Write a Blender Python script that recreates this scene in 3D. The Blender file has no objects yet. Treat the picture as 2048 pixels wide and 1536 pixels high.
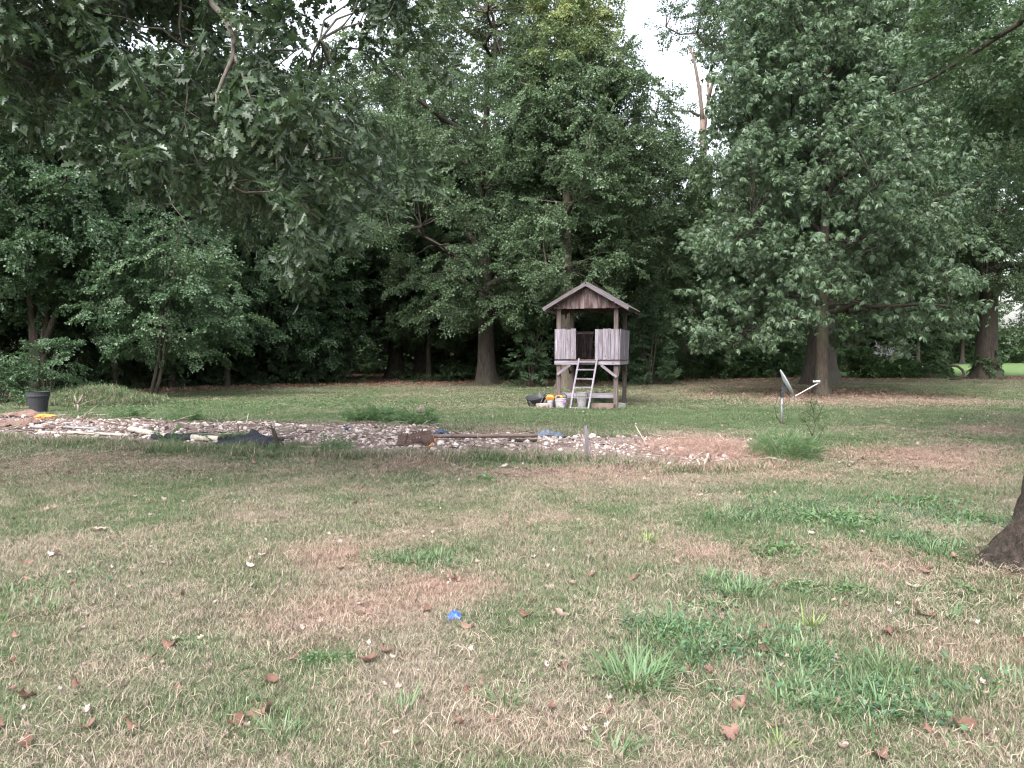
import bpy, math, random
import numpy as np
from mathutils import Vector, Matrix, Euler
from math import radians as R, pi

sc = bpy.context.scene
# ------------------------------------------------------------------ camera
F, HOR, CH = 1538.0, 700.0, 1.6
TH = math.atan((768 - HOR) / F)
cam = bpy.data.cameras.new('camera'); cam_o = bpy.data.objects.new('camera', cam)
sc.collection.objects.link(cam_o); sc.camera = cam_o
cam_o.location = (0, 0, CH); cam_o.rotation_euler = (pi / 2 - TH, 0, 0)
cam.sensor_width = 36; cam.lens = F / 2048 * 36; cam.clip_start = 0.05; cam.clip_end = 3000
# ------------------------------------------------------------------ sky
SUN_EL, SUN_AZ = 52.0, 205.0      # azimuth from +Y clockwise: behind the camera, a little left
world = bpy.data.worlds.new('World'); sc.world = world; world.use_nodes = True
wn = world.node_tree.nodes; wl = world.node_tree.links; wn.clear()
sky = wn.new('ShaderNodeTexSky'); sky.sky_type = 'NISHITA'; sky.sun_disc = False
sky.sun_elevation = R(SUN_EL); sky.sun_rotation = R(SUN_AZ); sky.dust_density = 4.0; sky.air_density = 1.2; sky.ozone_density = 1.0
hs = wn.new('ShaderNodeHueSaturation'); hs.inputs['Saturation'].default_value = 0.36
bg = wn.new('ShaderNodeBackground'); bg.inputs['Strength'].default_value = 0.13
wo = wn.new('ShaderNodeOutputWorld')
wl.new(sky.outputs[0], hs.inputs['Color']); wl.new(hs.outputs[0], bg.inputs[0]); wl.new(bg.outputs[0], wo.inputs[0])
# ------------------------------------------------------------------ soft sun behind thin cloud
sun = bpy.data.lights.new('sun', 'SUN'); sun.energy = 0.85; sun.angle = R(28); sun.color = (1.0, 0.97, 0.95)
sun_o = bpy.data.objects.new('sun', sun); sc.collection.objects.link(sun_o)
_az, _el = R(SUN_AZ), R(SUN_EL)
sdir = Vector((math.sin(_az) * math.cos(_el), math.cos(_az) * math.cos(_el), math.sin(_el)))
sun_o.rotation_euler = sdir.to_track_quat('Z', 'Y').to_euler(); sun_o.location = sdir * 50
sc.view_settings.view_transform = 'Standard'; sc.view_settings.look = 'None'
sc.view_settings.exposure = 2.2; sc.view_settings.gamma = 1.0; sc.view_settings.use_curve_mapping = False
sc.cycles.max_bounces = 6; sc.cycles.diffuse_bounces = 3; sc.cycles.glossy_bounces = 2
sc.cycles.transmission_bounces = 3; sc.cycles.transparent_max_bounces = 4
sc.cycles.caustics_reflective = False; sc.cycles.caustics_refractive = False
sc.cycles.use_denoising = True
sc.cycles.filter_width = 1.2
try:
    sc.cycles.denoiser = 'OPENIMAGEDENOISE'; sc.cycles.denoising_input_passes = 'RGB_ALBEDO_NORMAL'
except Exception: pass

# ------------------------------------------------------------------ helpers
rng = np.random.default_rng(11)
COL = sc.collection.objects
def ray(px, py):
    a = (px - 1024) / F; b = (768 - py) / F
    return a, math.cos(TH) + b * math.sin(TH), -math.sin(TH) + b * math.cos(TH)
def at(px, py, Y):
    "point seen at a photo pixel at distance Y"
    a, dy, dz = ray(px, py); t = Y / dy
    return np.array([a * t, Y, CH + dz * t])
def gp(px, py):
    "ground point of a photo pixel"
    a, dy, dz = ray(px, py); t = -CH / dz
    return np.array([a * t, dy * t])

def _hash(ix, iy, s):
    n = (ix.astype(np.int64) * 374761393 + iy.astype(np.int64) * 668265263 + s * 1442695041) & 0x7fffffff
    n = ((n ^ (n >> 13)) * 1274126177) & 0x7fffffff
    return ((n ^ (n >> 16)) & 0xffffff) / float(0xffffff)
def vnoise(x, y, s=0):
    x = np.asarray(x, float); y = np.asarray(y, float)
    ix = np.floor(x); iy = np.floor(y); fx = x - ix; fy = y - iy
    fx = fx * fx * (3 - 2 * fx); fy = fy * fy * (3 - 2 * fy)
    ix = ix.astype(np.int64); iy = iy.astype(np.int64)
    a = _hash(ix, iy, s); b = _hash(ix + 1, iy, s); c = _hash(ix, iy + 1, s); d = _hash(ix + 1, iy + 1, s)
    return (a * (1 - fx) + b * fx) * (1 - fy) + (c * (1 - fx) + d * fx) * fy
def fbm(x, y, s=0, o=4):
    v = 0; a = .5; t = 0
    for i in range(o):
        v = v + a * vnoise(x * 2 ** i, y * 2 ** i, s + i * 17); t += a; a *= .5
    return v / t
def sstep(a, b, v):
    t = np.clip((v - a) / (b - a), 0, 1); return t * t * (3 - 2 * t)

def tag(o, label=None, cat=None, group=None, kind=None):
    if label: o['label'] = label
    if cat: o['category'] = cat
    if group: o['group'] = group
    if kind: o['kind'] = kind
    return o
def empty(name, loc, rz=0.0, label=None, cat=None, group=None):
    o = bpy.data.objects.new(name, None); COL.link(o); o.location = loc; o.rotation_euler = (0, 0, rz)
    o.empty_display_size = .2
    return tag(o, label, cat, group)
def link(name, me, parent=None, mat=None):
    o = bpy.data.objects.new(name, me); COL.link(o)
    if parent is not None: o.parent = parent
    if mat is not None and not me.materials: me.materials.append(mat)
    return o
def mk(name, verts, faces, mat=None, smooth=False, attrs=None, link_it=True, parent=None):
    "one mesh; verts Nx3, faces list or Nx3/Nx4 array; attrs {name:(domain, values)}"
    me = bpy.data.meshes.new(name)
    verts = np.asarray(verts, np.float32).reshape(-1, 3)
    if isinstance(faces, np.ndarray):
        k = faces.shape[1] if len(faces) else 3; n = len(faces)
        me.vertices.add(len(verts)); me.vertices.foreach_set('co', verts.ravel())
        me.loops.add(n * k); me.loops.foreach_set('vertex_index', faces.astype(np.int32).ravel())
        me.polygons.add(n); me.polygons.foreach_set('loop_start', np.arange(0, n * k, k, dtype=np.int32))
        try: me.polygons.foreach_set('loop_total', np.full(n, k, np.int32))
        except Exception: pass
        me.update(calc_edges=True); me.validate()
    else:
        me.from_pydata([tuple(map(float, v)) for v in verts], [], [tuple(int(i) for i in f) for f in faces]); me.update()
    if attrs:
        for an, (dom, vals) in attrs.items():
            at_ = me.attributes.new(an, 'FLOAT', dom)
            if len(at_.data) == len(vals): at_.data.foreach_set('value', np.asarray(vals, np.float32))
    if smooth and len(me.polygons): me.polygons.foreach_set('use_smooth', np.ones(len(me.polygons), bool))
    if mat is not None: me.materials.append(mat)
    if not link_it: return me
    return link(name, me, parent)

class MB:
    "collects shapes into one mesh"
    def __init__(s): s.v = []; s.f = []; s.n = 0
    def add(s, v, f):
        s.v += [tuple(map(float, p)) for p in v]; s.f += [tuple(int(i) + s.n for i in q) for q in f]; s.n = len(s.v)
    def tube(s, pts, rad, sides=6, wob=0.0, cap=True, rg=None):
        pts = [np.asarray(p, float) for p in pts]; n = len(pts); vs = []; fs = []
        rad = np.broadcast_to(np.asarray(rad, float), (n,))
        ref = None
        for i in range(n):
            d = pts[min(i + 1, n - 1)] - pts[max(i - 1, 0)]; L = np.linalg.norm(d); d = d / (L if L > 1e-9 else 1)
            if ref is None:
                ref = np.cross(d, (0, 0, 1.)) if abs(d[2]) < .9 else np.cross(d, (1., 0, 0))
            ref = ref - d * np.dot(ref, d); ref /= max(1e-9, np.linalg.norm(ref)); b = np.cross(d, ref)
            for k in range(sides):
                a = 2 * pi * k / sides
                r = rad[i] * (1 + (wob * (rg.random() - .5) * 2 if wob and rg is not None else 0))
                vs.append(pts[i] + (ref * math.cos(a) + b * math.sin(a)) * r)
        for i in range(n - 1):
            for k in range(sides):
                k2 = (k + 1) % sides
                fs.append((i * sides + k, i * sides + k2, (i + 1) * sides + k2, (i + 1) * sides + k))
        if cap:
            fs.append(tuple(range(sides))[::-1]); fs.append(tuple((n - 1) * sides + k for k in range(sides)))
        s.add(vs, fs)
    def box(s, c, d, M=None):
        vs = [(c[0] + sx * d[0] / 2, c[1] + sy * d[1] / 2, c[2] + sz * d[2] / 2) for sz in (-1, 1) for sy in (-1, 1) for sx in (-1, 1)]
        if M is not None: vs = [tuple(M @ Vector(v)) for v in vs]
        s.add(vs, [(0, 2, 3, 1), (4, 5, 7, 6), (0, 1, 5, 4), (2, 6, 7, 3), (0, 4, 6, 2), (1, 3, 7, 5)])
    def lathe(s, prof, sides=20, c=(0, 0, 0), cap0=True, cap1=True):
        vs = []; fs = []; n = len(prof)
        for r, z in prof:
            for k in range(sides):
                a = 2 * pi * k / sides; vs.append((c[0] + r * math.cos(a), c[1] + r * math.sin(a), c[2] + z))
        for i in range(n - 1):
            for k in range(sides):
                k2 = (k + 1) % sides; fs.append((i * sides + k, i * sides + k2, (i + 1) * sides + k2, (i + 1) * sides + k))
        if cap0: fs.append(tuple(range(sides))[::-1])
        if cap1: fs.append(tuple((n - 1) * sides + k for k in range(sides)))
        s.add(vs, fs)
    def mesh(s, name, mat=None, smooth=False): return mk(name, np.array(s.v), s.f, mat, smooth, link_it=False)
    def build(s, name, mat=None, parent=None, smooth=False): return mk(name, np.array(s.v), s.f, mat, smooth, parent=parent)

# ------------------------------------------------------------------ materials
class NT:
    def __init__(s, name):
        s.m = bpy.data.materials.new(name); s.m.use_nodes = True; s.t = s.m.node_tree; s.t.nodes.clear()
        s.out = s.n('ShaderNodeOutputMaterial')
    def n(s, typ, **kw):
        o = s.t.nodes.new(typ)
        for k, v in kw.items():
            if k in o.inputs: s.set(o.inputs[k], v)
            else: setattr(o, k, v)
        return o
    def set(s, sock, v):
        if isinstance(v, bpy.types.NodeSocket): s.t.links.new(v, sock)
        elif isinstance(v, tuple) and len(v) == 3 and sock.type == 'RGBA': sock.default_value = (*v, 1)
        else: sock.default_value = v
    def mix(s, f, a, b, mode='MIX'):
        o = s.t.nodes.new('ShaderNodeMix'); o.data_type = 'RGBA'; o.blend_type = mode; o.clamp_factor = True
        s.set(o.inputs[0], f); s.set(o.inputs[6], a); s.set(o.inputs[7], b); return o.outputs[2]
    def math(s, op, a, b=0.0, c=0.0, clamp=False):
        o = s.t.nodes.new('ShaderNodeMath'); o.operation = op; o.use_clamp = clamp
        s.set(o.inputs[0], a); s.set(o.inputs[1], b); s.set(o.inputs[2], c); return o.outputs[0]
    def noise(s, scale, detail=4, rough=.6, vec=None, dist=0.0):
        o = s.t.nodes.new('ShaderNodeTexNoise'); o.inputs['Scale'].default_value = scale
        o.inputs['Detail'].default_value = detail; o.inputs['Roughness'].default_value = rough; o.inputs['Distortion'].default_value = dist
        if vec is not None: s.set(o.inputs['Vector'], vec)
        return o.outputs[0]
    def coord(s, which='Object', scale=(1, 1, 1)):
        tc = s.t.nodes.new('ShaderNodeTexCoord'); mp = s.t.nodes.new('ShaderNodeMapping'); mp.inputs['Scale'].default_value = scale
        s.t.links.new(tc.outputs[which], mp.inputs[0]); return mp.outputs[0]
    def attr(s, name, typ='GEOMETRY'):
        o = s.t.nodes.new('ShaderNodeAttribute'); o.attribute_name = name; o.attribute_type = typ; return o.outputs['Fac']
    def ramp(s, f, stops):
        o = s.t.nodes.new('ShaderNodeValToRGB'); e = o.color_ramp.elements
        while len(e) < len(stops): e.new(.5)
        for i, (p, c) in enumerate(stops): e[i].position = p; e[i].color = (*c, 1) if len(c) == 3 else c
        s.set(o.inputs[0], f); return o.outputs[0]
    def bump(s, h, dist=.01, strength=1.0):
        o = s.t.nodes.new('ShaderNodeBump'); o.inputs['Distance'].default_value = dist; o.inputs['Strength'].default_value = strength
        s.set(o.inputs['Height'], h); return o.outputs[0]
    def bsdf(s, col, rough=.8, normal=None, metal=0.0, spec=.4):
        o = s.t.nodes.new('ShaderNodeBsdfPrincipled'); s.set(o.inputs['Base Color'], col); s.set(o.inputs['Roughness'], rough)
        o.inputs['Metallic'].default_value = metal
        o.inputs['Specular IOR Level'].default_value = spec
        if normal is not None: s.set(o.inputs['Normal'], normal)
        return o
    def done(s, sh): s.t.links.new(sh, s.out.inputs[0]); return s.m

def leaf_mat(name, c0, c1, c2, rough=.42, trans=.28, spec=.5):
    "c0 deep, c1 fresh, c2 autumn-tinged leaf; lr = random per leaf, tint = random per bough"
    m = NT(name); lr = m.attr('lr'); ti = m.attr('tint', 'INSTANCER')
    base = m.mix(lr, c0, c1); f2 = m.math('MULTIPLY_ADD', ti, 1.6, -.62, clamp=True)
    base = m.mix(f2, base, c2)
    geo = m.n('ShaderNodeNewGeometry')
    pale = m.mix(.35, base, (c1[0] * 1.3 + .02, c1[1] * 1.2 + .02, c1[2] * 1.4 + .02))
    base = m.mix(geo.outputs['Backfacing'], base, pale)
    p = m.bsdf(base, rough, spec=spec)
    tr = m.n('ShaderNodeBsdfTranslucent'); m.set(tr.inputs[0], m.mix(.5, base, (c1[0] * 1.6, c1[1] * 1.7, c1[2])))
    mx = m.n('ShaderNodeMixShader'); mx.inputs[0].default_value = trans
    m.t.links.new(p.outputs[0], mx.inputs[1]); m.t.links.new(tr.outputs[0], mx.inputs[2])
    return m.done(mx.outputs[0])
def bark_mat(name, c0, c1, sc_=1.0, bump=.03):
    m = NT(name); v = m.coord('Object', (9 * sc_, 9 * sc_, 1.6 * sc_)); n1 = m.noise(1.6, 6, .7, v, .6)
    n2 = m.noise(.7 * sc_, 3, .6, m.coord('Object')); n3 = m.noise(30 * sc_, 3, .6, m.coord('Object'))
    col = m.ramp(n1, [(.32, c0), (.62, c1)]); col = m.mix(m.math('MULTIPLY_ADD', n2, 2.2, -.85, clamp=True), col, (c1[0] * .75, c1[1] * .95, c1[2] * .75))
    h = m.math('ADD', n1, m.math('MULTIPLY', n3, .25))
    return m.done(m.bsdf(col, .92, m.bump(h, bump), spec=.2).outputs[0])
def plain_mat(name, c, rough=.6, var=.25, scale=8, metal=0.0, bump=.0, spec=.4, c2=None, grain=(1, 1, 1)):
    m = NT(name); n = m.noise(scale, 5, .65, m.coord('Object', grain)); n2 = m.noise(scale * 7, 3, .6, m.coord('Object', grain))
    c2 = c2 or tuple(x * .5 for x in c)
    f = m.math('MULTIPLY', m.ramp(m.math('ADD', m.math('MULTIPLY', n, .7), m.math('MULTIPLY', n2, .3)), [(.35, (0, 0, 0)), (.7, (1, 1, 1))]), min(1, var * 2))
    col = m.mix(f, c, c2)
    return m.done(m.bsdf(col, rough, m.bump(n2, bump) if bump else None, metal, spec).outputs[0])
def wood_mat(name, cols, wear=.5):
    "weathered board, grain along local Z, each board its own tone"
    m = NT(name); oi = m.n('ShaderNodeObjectInfo'); rnd = oi.outputs['Random']
    tc = m.n('ShaderNodeTexCoord'); cb = m.n('ShaderNodeCombineXYZ'); m.set(cb.inputs[0], m.math('MULTIPLY', rnd, 37.)); m.set(cb.inputs[1], m.math('MULTIPLY', rnd, 91.)); m.set(cb.inputs[2], m.math('MULTIPLY', rnd, 53.))
    va = m.n('ShaderNodeVectorMath'); va.operation = 'ADD'; m.t.links.new(tc.outputs['Object'], va.inputs[0]); m.t.links.new(cb.outputs[0], va.inputs[1])
    mp = m.n('ShaderNodeMapping'); mp.inputs['Scale'].default_value = (26, 26, 1.3); m.t.links.new(va.outputs[0], mp.inputs[0])
    g = m.noise(1.5, 6, .68, mp.outputs[0], .5)
    mp2 = m.n('ShaderNodeMapping'); mp2.inputs['Scale'].default_value = (5, 5, 1.2); m.t.links.new(va.outputs[0], mp2.inputs[0])
    s = m.noise(1.4, 4, .6, mp2.outputs[0])
    kn = m.n('ShaderNodeTexVoronoi'); mp3 = m.n('ShaderNodeMapping'); mp3.inputs['Scale'].default_value = (6, 6, 2.6); m.t.links.new(va.outputs[0], mp3.inputs[0]); m.t.links.new(mp3.outputs[0], kn.inputs['Vector']); kn.inputs['Scale'].default_value = 1.0
    col = m.ramp(g, [(.28, cols[0]), (.5, cols[1]), (.72, cols[2])])
    col = m.mix(m.math('MULTIPLY', m.ramp(s, [(.45, (0, 0, 0)), (.62, (1, 1, 1))]), wear), col, cols[3])
    knot = m.ramp(kn.outputs['Distance'], [(.07, (1, 1, 1)), (.12, (0, 0, 0))])
    col = m.mix(m.math('MULTIPLY', knot, .75), col, (cols[3][0] * .4, cols[3][1] * .4, cols[3][2] * .4))
    tone = m.math('MULTIPLY_ADD', rnd, .4, .8)
    hv = m.n('ShaderNodeHueSaturation'); m.set(hv.inputs['Value'], tone); m.set(hv.inputs['Color'], col)
    return m.done(m.bsdf(hv.outputs[0], .88, m.bump(g, .004), spec=.2).outputs[0])

M = {}
M['maple'] = leaf_mat('maple_leaf', (.034, .070, .036), (.075, .135, .060), (.16, .17, .045))
M['tall'] = leaf_mat('tall_tree_leaf', (.048, .088, .046), (.105, .160, .075), (.30, .33, .085))
M['oak'] = leaf_mat('oak_leaf', (.026, .048, .026), (.058, .095, .046), (.09, .10, .035), rough=.36)
M['nut'] = leaf_mat('chestnut_leaf', (.050, .090, .050), (.100, .155, .080), (.15, .18, .08), rough=.40)
M['wood_leaf'] = leaf_mat('woodland_leaf', (.028, .055, .026), (.065, .115, .045), (.13, .18, .03))
M['ivy'] = leaf_mat('ivy_leaf', (.03, .065, .022), (.055, .11, .035), (.12, .15, .04))
M['weed'] = leaf_mat('weed_leaf', (.06, .12, .05), (.13, .22, .085), (.22, .27, .10), rough=.5)
M['bark'] = bark_mat('grey_brown_bark', (.028, .023, .020), (.105, .085, .075), 1.0, .05)
M['bark_nut'] = bark_mat('brown_grey_bark', (.045, .036, .03), (.15, .12, .10), 1.6, .03)
M['bark_dark'] = bark_mat('dark_bark', (.018, .015, .013), (.07, .058, .048))
M['bark_pale'] = bark_mat('pale_branch_bark', (.05, .042, .036), (.16, .135, .12), 3.0, .006)
M['bark_red'] = bark_mat('reddish_bark', (.075, .05, .045), (.21, .15, .135))
M['bark_near'] = bark_mat('near_rough_bark', (.011, .009, .007), (.085, .067, .055), 1.8, .08)
M['wood'] = wood_mat('weathered_board', [(.085, .074, .085), (.205, .185, .215), (.33, .305, .36), (.13, .10, .105)], .6)
M['wood_trim'] = wood_mat('roof_edge_board', [(.06, .05, .055), (.14, .12, .135), (.25, .22, .255), (.10, .08, .08)], .6)
M['wood_brown'] = wood_mat('stained_brown_board', [(.022, .014, .014), (.062, .038, .036), (.13, .09, .085), (.30, .25, .265)], .4)
M['wood_dull'] = wood_mat('dull_timber', [(.05, .038, .036), (.115, .09, .085), (.19, .16, .155), (.08, .06, .055)], .5)

# ------------------------------------------------------------------ instancing on points
_groups = {}
def inst_group(sources):
    key = tuple(o.name for o in sources)
    if key in _groups: return _groups[key]
    ng = bpy.data.node_groups.new('scatter', 'GeometryNodeTree')
    ng.interface.new_socket('Geometry', in_out='INPUT', socket_type='NodeSocketGeometry')
    ng.interface.new_socket('Geometry', in_out='OUTPUT', socket_type='NodeSocketGeometry')
    N, L = ng.nodes, ng.links
    gi = N.new('NodeGroupInput'); go = N.new('NodeGroupOutput'); ip = N.new('GeometryNodeInstanceOnPoints'); jn = N.new('GeometryNodeJoinGeometry')
    for o in sources:
        oi = N.new('GeometryNodeObjectInfo'); oi.inputs['Object'].default_value = o; oi.inputs['As Instance'].default_value = True
        L.new(oi.outputs['Geometry'], jn.inputs[0])
    def na(nm, dt):
        a = N.new('GeometryNodeInputNamedAttribute'); a.data_type = dt; a.inputs[0].default_value = nm
        return a.outputs[0]
    L.new(gi.outputs[0], ip.inputs['Points']); L.new(jn.outputs[0], ip.inputs['Instance'])
    ip.inputs['Pick Instance'].default_value = True
    L.new(na('var', 'INT'), ip.inputs['Instance Index'])
    er = N.new('FunctionNodeEulerToRotation'); L.new(na('rot', 'FLOAT_VECTOR'), er.inputs[0]); L.new(er.outputs[0], ip.inputs['Rotation'])
    L.new(na('scl', 'FLOAT_VECTOR'), ip.inputs['Scale'])
    L.new(ip.outputs[0], go.inputs[0])
    _groups[key] = ng
    return ng
def scatter(name, pts, rot, scl, sources, attrs=None, parent=None, seed=0):
    n = len(pts); me = bpy.data.meshes.new(name)
    me.vertices.add(n); me.vertices.foreach_set('co', np.asarray(pts, np.float32).ravel())
    rg = np.random.default_rng(seed + n)
    a = me.attributes.new('rot', 'FLOAT_VECTOR', 'POINT'); a.data.foreach_set('vector', np.asarray(rot, np.float32).ravel())
    scl = np.asarray(scl, np.float32)
    if scl.ndim == 1: scl = np.repeat(scl[:, None], 3, 1)
    a = me.attributes.new('scl', 'FLOAT_VECTOR', 'POINT'); a.data.foreach_set('vector', scl.ravel())
    a = me.attributes.new('var', 'INT', 'POINT'); a.data.foreach_set('value', rg.integers(0, len(sources), n).astype(np.int32))
    at2 = dict(attrs or {})
    if 'tint' not in at2: at2['tint'] = rg.random(n) * .5
    for k, v in at2.items():
        a = me.attributes.new(k, 'FLOAT', 'POINT'); a.data.foreach_set('value', np.asarray(v, np.float32))
    o = link(name, me, parent)
    if parent is not None: o['kind'] = 'stuff'
    md = o.modifiers.new('scatter', 'NODES'); md.node_group = inst_group(sources)
    return o
def src(me):
    return bpy.data.objects.new(me.name, me)      # unlinked source, only instanced

# ------------------------------------------------------------------ leaves and boughs
def leaf_kite(L, W, fold=.25):
    v = np.array([(0, 0, 0), (W / 2, L * .45, W * fold), (0, L, -L * .08), (-W / 2, L * .45, W * fold)])
    return v, [(0, 1, 2), (0, 2, 3)]
def leaf_oak(L, W, fold=.14, bend=.15):
    r = [(0, .0), (.10, .14), (.30, .20), (.13, .30), (.46, .42), (.17, .50), (.44, .66), (.15, .72), (.24, .88), (0, 1.0)]
    v = []; 
    for x, y in r: v.append((x * W, y * L, abs(x) * W * fold * 2 - bend * L * y * y))
    n = len(r)
    for x, y in r[1:-1]: v.append((-x * W, y * L, abs(x) * W * fold * 2 - bend * L * y * y))
    mid = [(0, y * L, -bend * L * y * y) for y in (.22, .5, .78)]
    m0 = len(v); v += mid
    f = []
    for side in (0, 1):
        idx = list(range(n)) if side == 0 else [0] + list(range(n, n + n - 2)) + [n - 1]
        def mi(i): y = r[i][1]; return m0 + (0 if y < .38 else 1 if y < .66 else 2)
        for i in range(n - 1):
            t = (idx[i], idx[i + 1], mi(i)) if side == 0 else (idx[i + 1], idx[i], mi(i)); f.append(t)
        f.append((m0, idx[3 + 1], m0 + 1)); f.append((m0 + 1, idx[6], m0 + 2))
    return np.array(v), f
def leaf_lance(L, W, fold=.25, bend=.25):
    ys = [0, .3, .65, 1.0]; ws = [.02, .42, .5, 0]
    v = []; f = []
    for y, w in zip(ys, ws):
        z = -bend * L * y * y; v += [(-w * W, y * L, z + w * W * fold), (0, y * L, z - .0), (w * W, y * L, z + w * W * fold)]
    for i in range(3):
        a = i * 3; b = a + 3
        f += [(a, a + 1, b + 1), (a, b + 1, b), (a + 1, a + 2, b + 2), (a + 1, b + 2, b + 1)]
    f = [t for t in f if True]
    return np.array(v), f
def rotm(e): return np.array(Euler(e).to_matrix())
class LB:
    "leaf builder with per-leaf random attribute"
    def __init__(s, rg): s.v = []; s.f = []; s.a = []; s.n = 0; s.rg = rg
    def put(s, leaf, p, e, sc_=1.0, a=None):
        v, f = leaf; w = (v * sc_) @ rotm(e).T + np.asarray(p)
        s.v.append(w); s.f += [tuple(i + s.n for i in q) for q in f]; s.n += len(w)
        s.a += [s.rg.random() if a is None else a] * len(f)
    def twig(s, p0, p1, r):
        p0 = np.asarray(p0, float); p1 = np.asarray(p1, float)
        o = [np.array((r, 0, 0)), np.array((-r * .5, 0, r * .87)), np.array((-r * .5, 0, -r * .87))]
        v = [p0 + q for q in o] + [p1 + q * .5 for q in o]
        s.v.append(np.array(v)); s.f += [tuple(i + s.n for i in q) for q in ((0, 1, 4, 3), (1, 2, 5, 4), (2, 0, 3, 5))]; s.n += 6; s.a += [0.0] * 3
    def obj(s, name, mat):
        me = mk(name, np.concatenate(s.v), s.f, mat, attrs={'lr': ('FACE', s.a)}, link_it=False)
        return src(me)
def bough(name, mat, seed, size=.9, nside=6, nleaf=7, L=.11, W=.09, kind='kite', flat=.35):
    rg = np.random.default_rng(seed); b = LB(rg)
    for i in range(nside * 2 + 1):
        if i == nside * 2: p0 = np.array((0, size * .5, 0)); ang = 0; ln = size * .5
        else:
            t = (i // 2 + .6) / (nside + .3); p0 = np.array((0, size * t * .8, -.08 * size * t * t))
            ang = (1 if i % 2 else -1) * R(rg.uniform(35, 75)); ln = size * (.55 - .3 * t) * rg.uniform(.7, 1.2)
        d = np.array((math.sin(ang), math.cos(ang), rg.uniform(-.3, .25)))
        p1 = p0 + d * ln; p1[2] -= .12 * ln
        b.twig(p0, p1, .004)
        for k in range(nleaf):
            u = (k + .5 + rg.uniform(-.3, .3)) / nleaf; p = p0 + (p1 - p0) * u + rg.normal(0, .02, 3) * (L / .1)
            az = -ang + (rg.uniform(-1.3, 1.3) if k < nleaf - 1 else 0)
            e = (rg.normal(-.30, flat), rg.normal(0, flat * 1.1), az)
            s_ = rg.uniform(.65, 1.2)
            lf = leaf_kite(L, W, rg.uniform(.05, .4)) if kind == 'kite' else leaf_lance(L, W) if kind == 'lance' else leaf_oak(L, W, rg.uniform(.05, .25), rg.uniform(0, .3))
            b.put(lf, p, e, s_)
    b.twig((0, 0, 0), (0, size * .8, -.05 * size), .007)
    return b.obj(name, mat)
def nut_leaf(name, seed, mat, L=.20, W=.062):
    "one drooping compound leaf: a whorl of long leaflets"
    rg = np.random.default_rng(seed); b = LB(rg); b.twig((0, 0, 0), (0, .16, 0), .003)
    t = rg.random()
    for k in range(7):
        az = (k - 3) * .48 + rg.normal(0, .12); y = .16 - .02 * abs(k - 3)
        b.put(leaf_lance(L, W, .2, rg.uniform(.15, .5)), (0, y, 0), (rg.uniform(-.75, -.15), rg.normal(0, .25), az), rg.uniform(.75, 1.1) * (1 - .07 * abs(k - 3)), a=min(1, max(0, t + rg.normal(0, .2))))
    return b.obj(name, mat)
def nut_bough(name, seed, mat):
    rg = np.random.default_rng(seed); b = LB(rg)
    for i in range(8):
        p0 = np.array((rg.uniform(-.28, .28), rg.uniform(.0, .6), rg.uniform(-.12, .12))); az0 = rg.uniform(-1.6, 1.6) - p0[0]; tilt = rg.uniform(-.9, .1); t = rg.random()
        rm = rotm((tilt, rg.normal(0, .3), az0)); b.twig((0, p0[1] * .5, 0), p0, .004)
        for k in range(7):
            az = (k - 3) * .48 + rg.normal(0, .12)
            lf, ff = leaf_lance(.20, .062, .2, rg.uniform(.15, .5)); sc_ = rg.uniform(.75, 1.1) * (1 - .07 * abs(k - 3))
            w = (lf * sc_) @ rotm((rg.uniform(-.6, -.1), rg.normal(0, .25), az)).T + np.array((0, .12, 0)); w = w @ rm.T + p0
            b.v.append(w); b.f += [tuple(i2 + b.n for i2 in q) for q in ff]; b.n += len(w); b.a += [min(1, max(0, t + rg.normal(0, .2)))] * len(ff)
    return b.obj(name, mat)
B = {}
B['maple'] = [bough('maple_bough', M['maple'], 20 + i, .85, 6, 6, .10, .095) for i in range(6)]
B['tall'] = [bough('tall_bough', M['tall'], 40 + i, .85, 6, 7, .092, .08, flat=.55) for i in range(6)]
B['wood'] = [bough('woodland_bough', M['wood_leaf'], 60 + i, 1.15, 5, 6, .15, .13) for i in range(5)]
B['ivy'] = [bough('ivy_spray', M['ivy'], 80 + i, .35, 3, 4, .09, .09) for i in range(5)]
B['oak'] = [bough('oak_spray', M['oak'], 90 + i, .55, 4, 5, .115, .08, 'oak', .6) for i in range(6)]
B['nut'] = [nut_bough('chestnut_bough', 110 + i, M['nut']) for i in range(6)]
B['weedy'] = [bough('weed_spray', M['weed'], 150 + i, .5, 4, 5, .065, .04) for i in range(4)]
B['shrub'] = [bough('shrub_spray', M['ivy'], 130 + i, .5, 4, 5, .06, .035) for i in range(5)]

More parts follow.
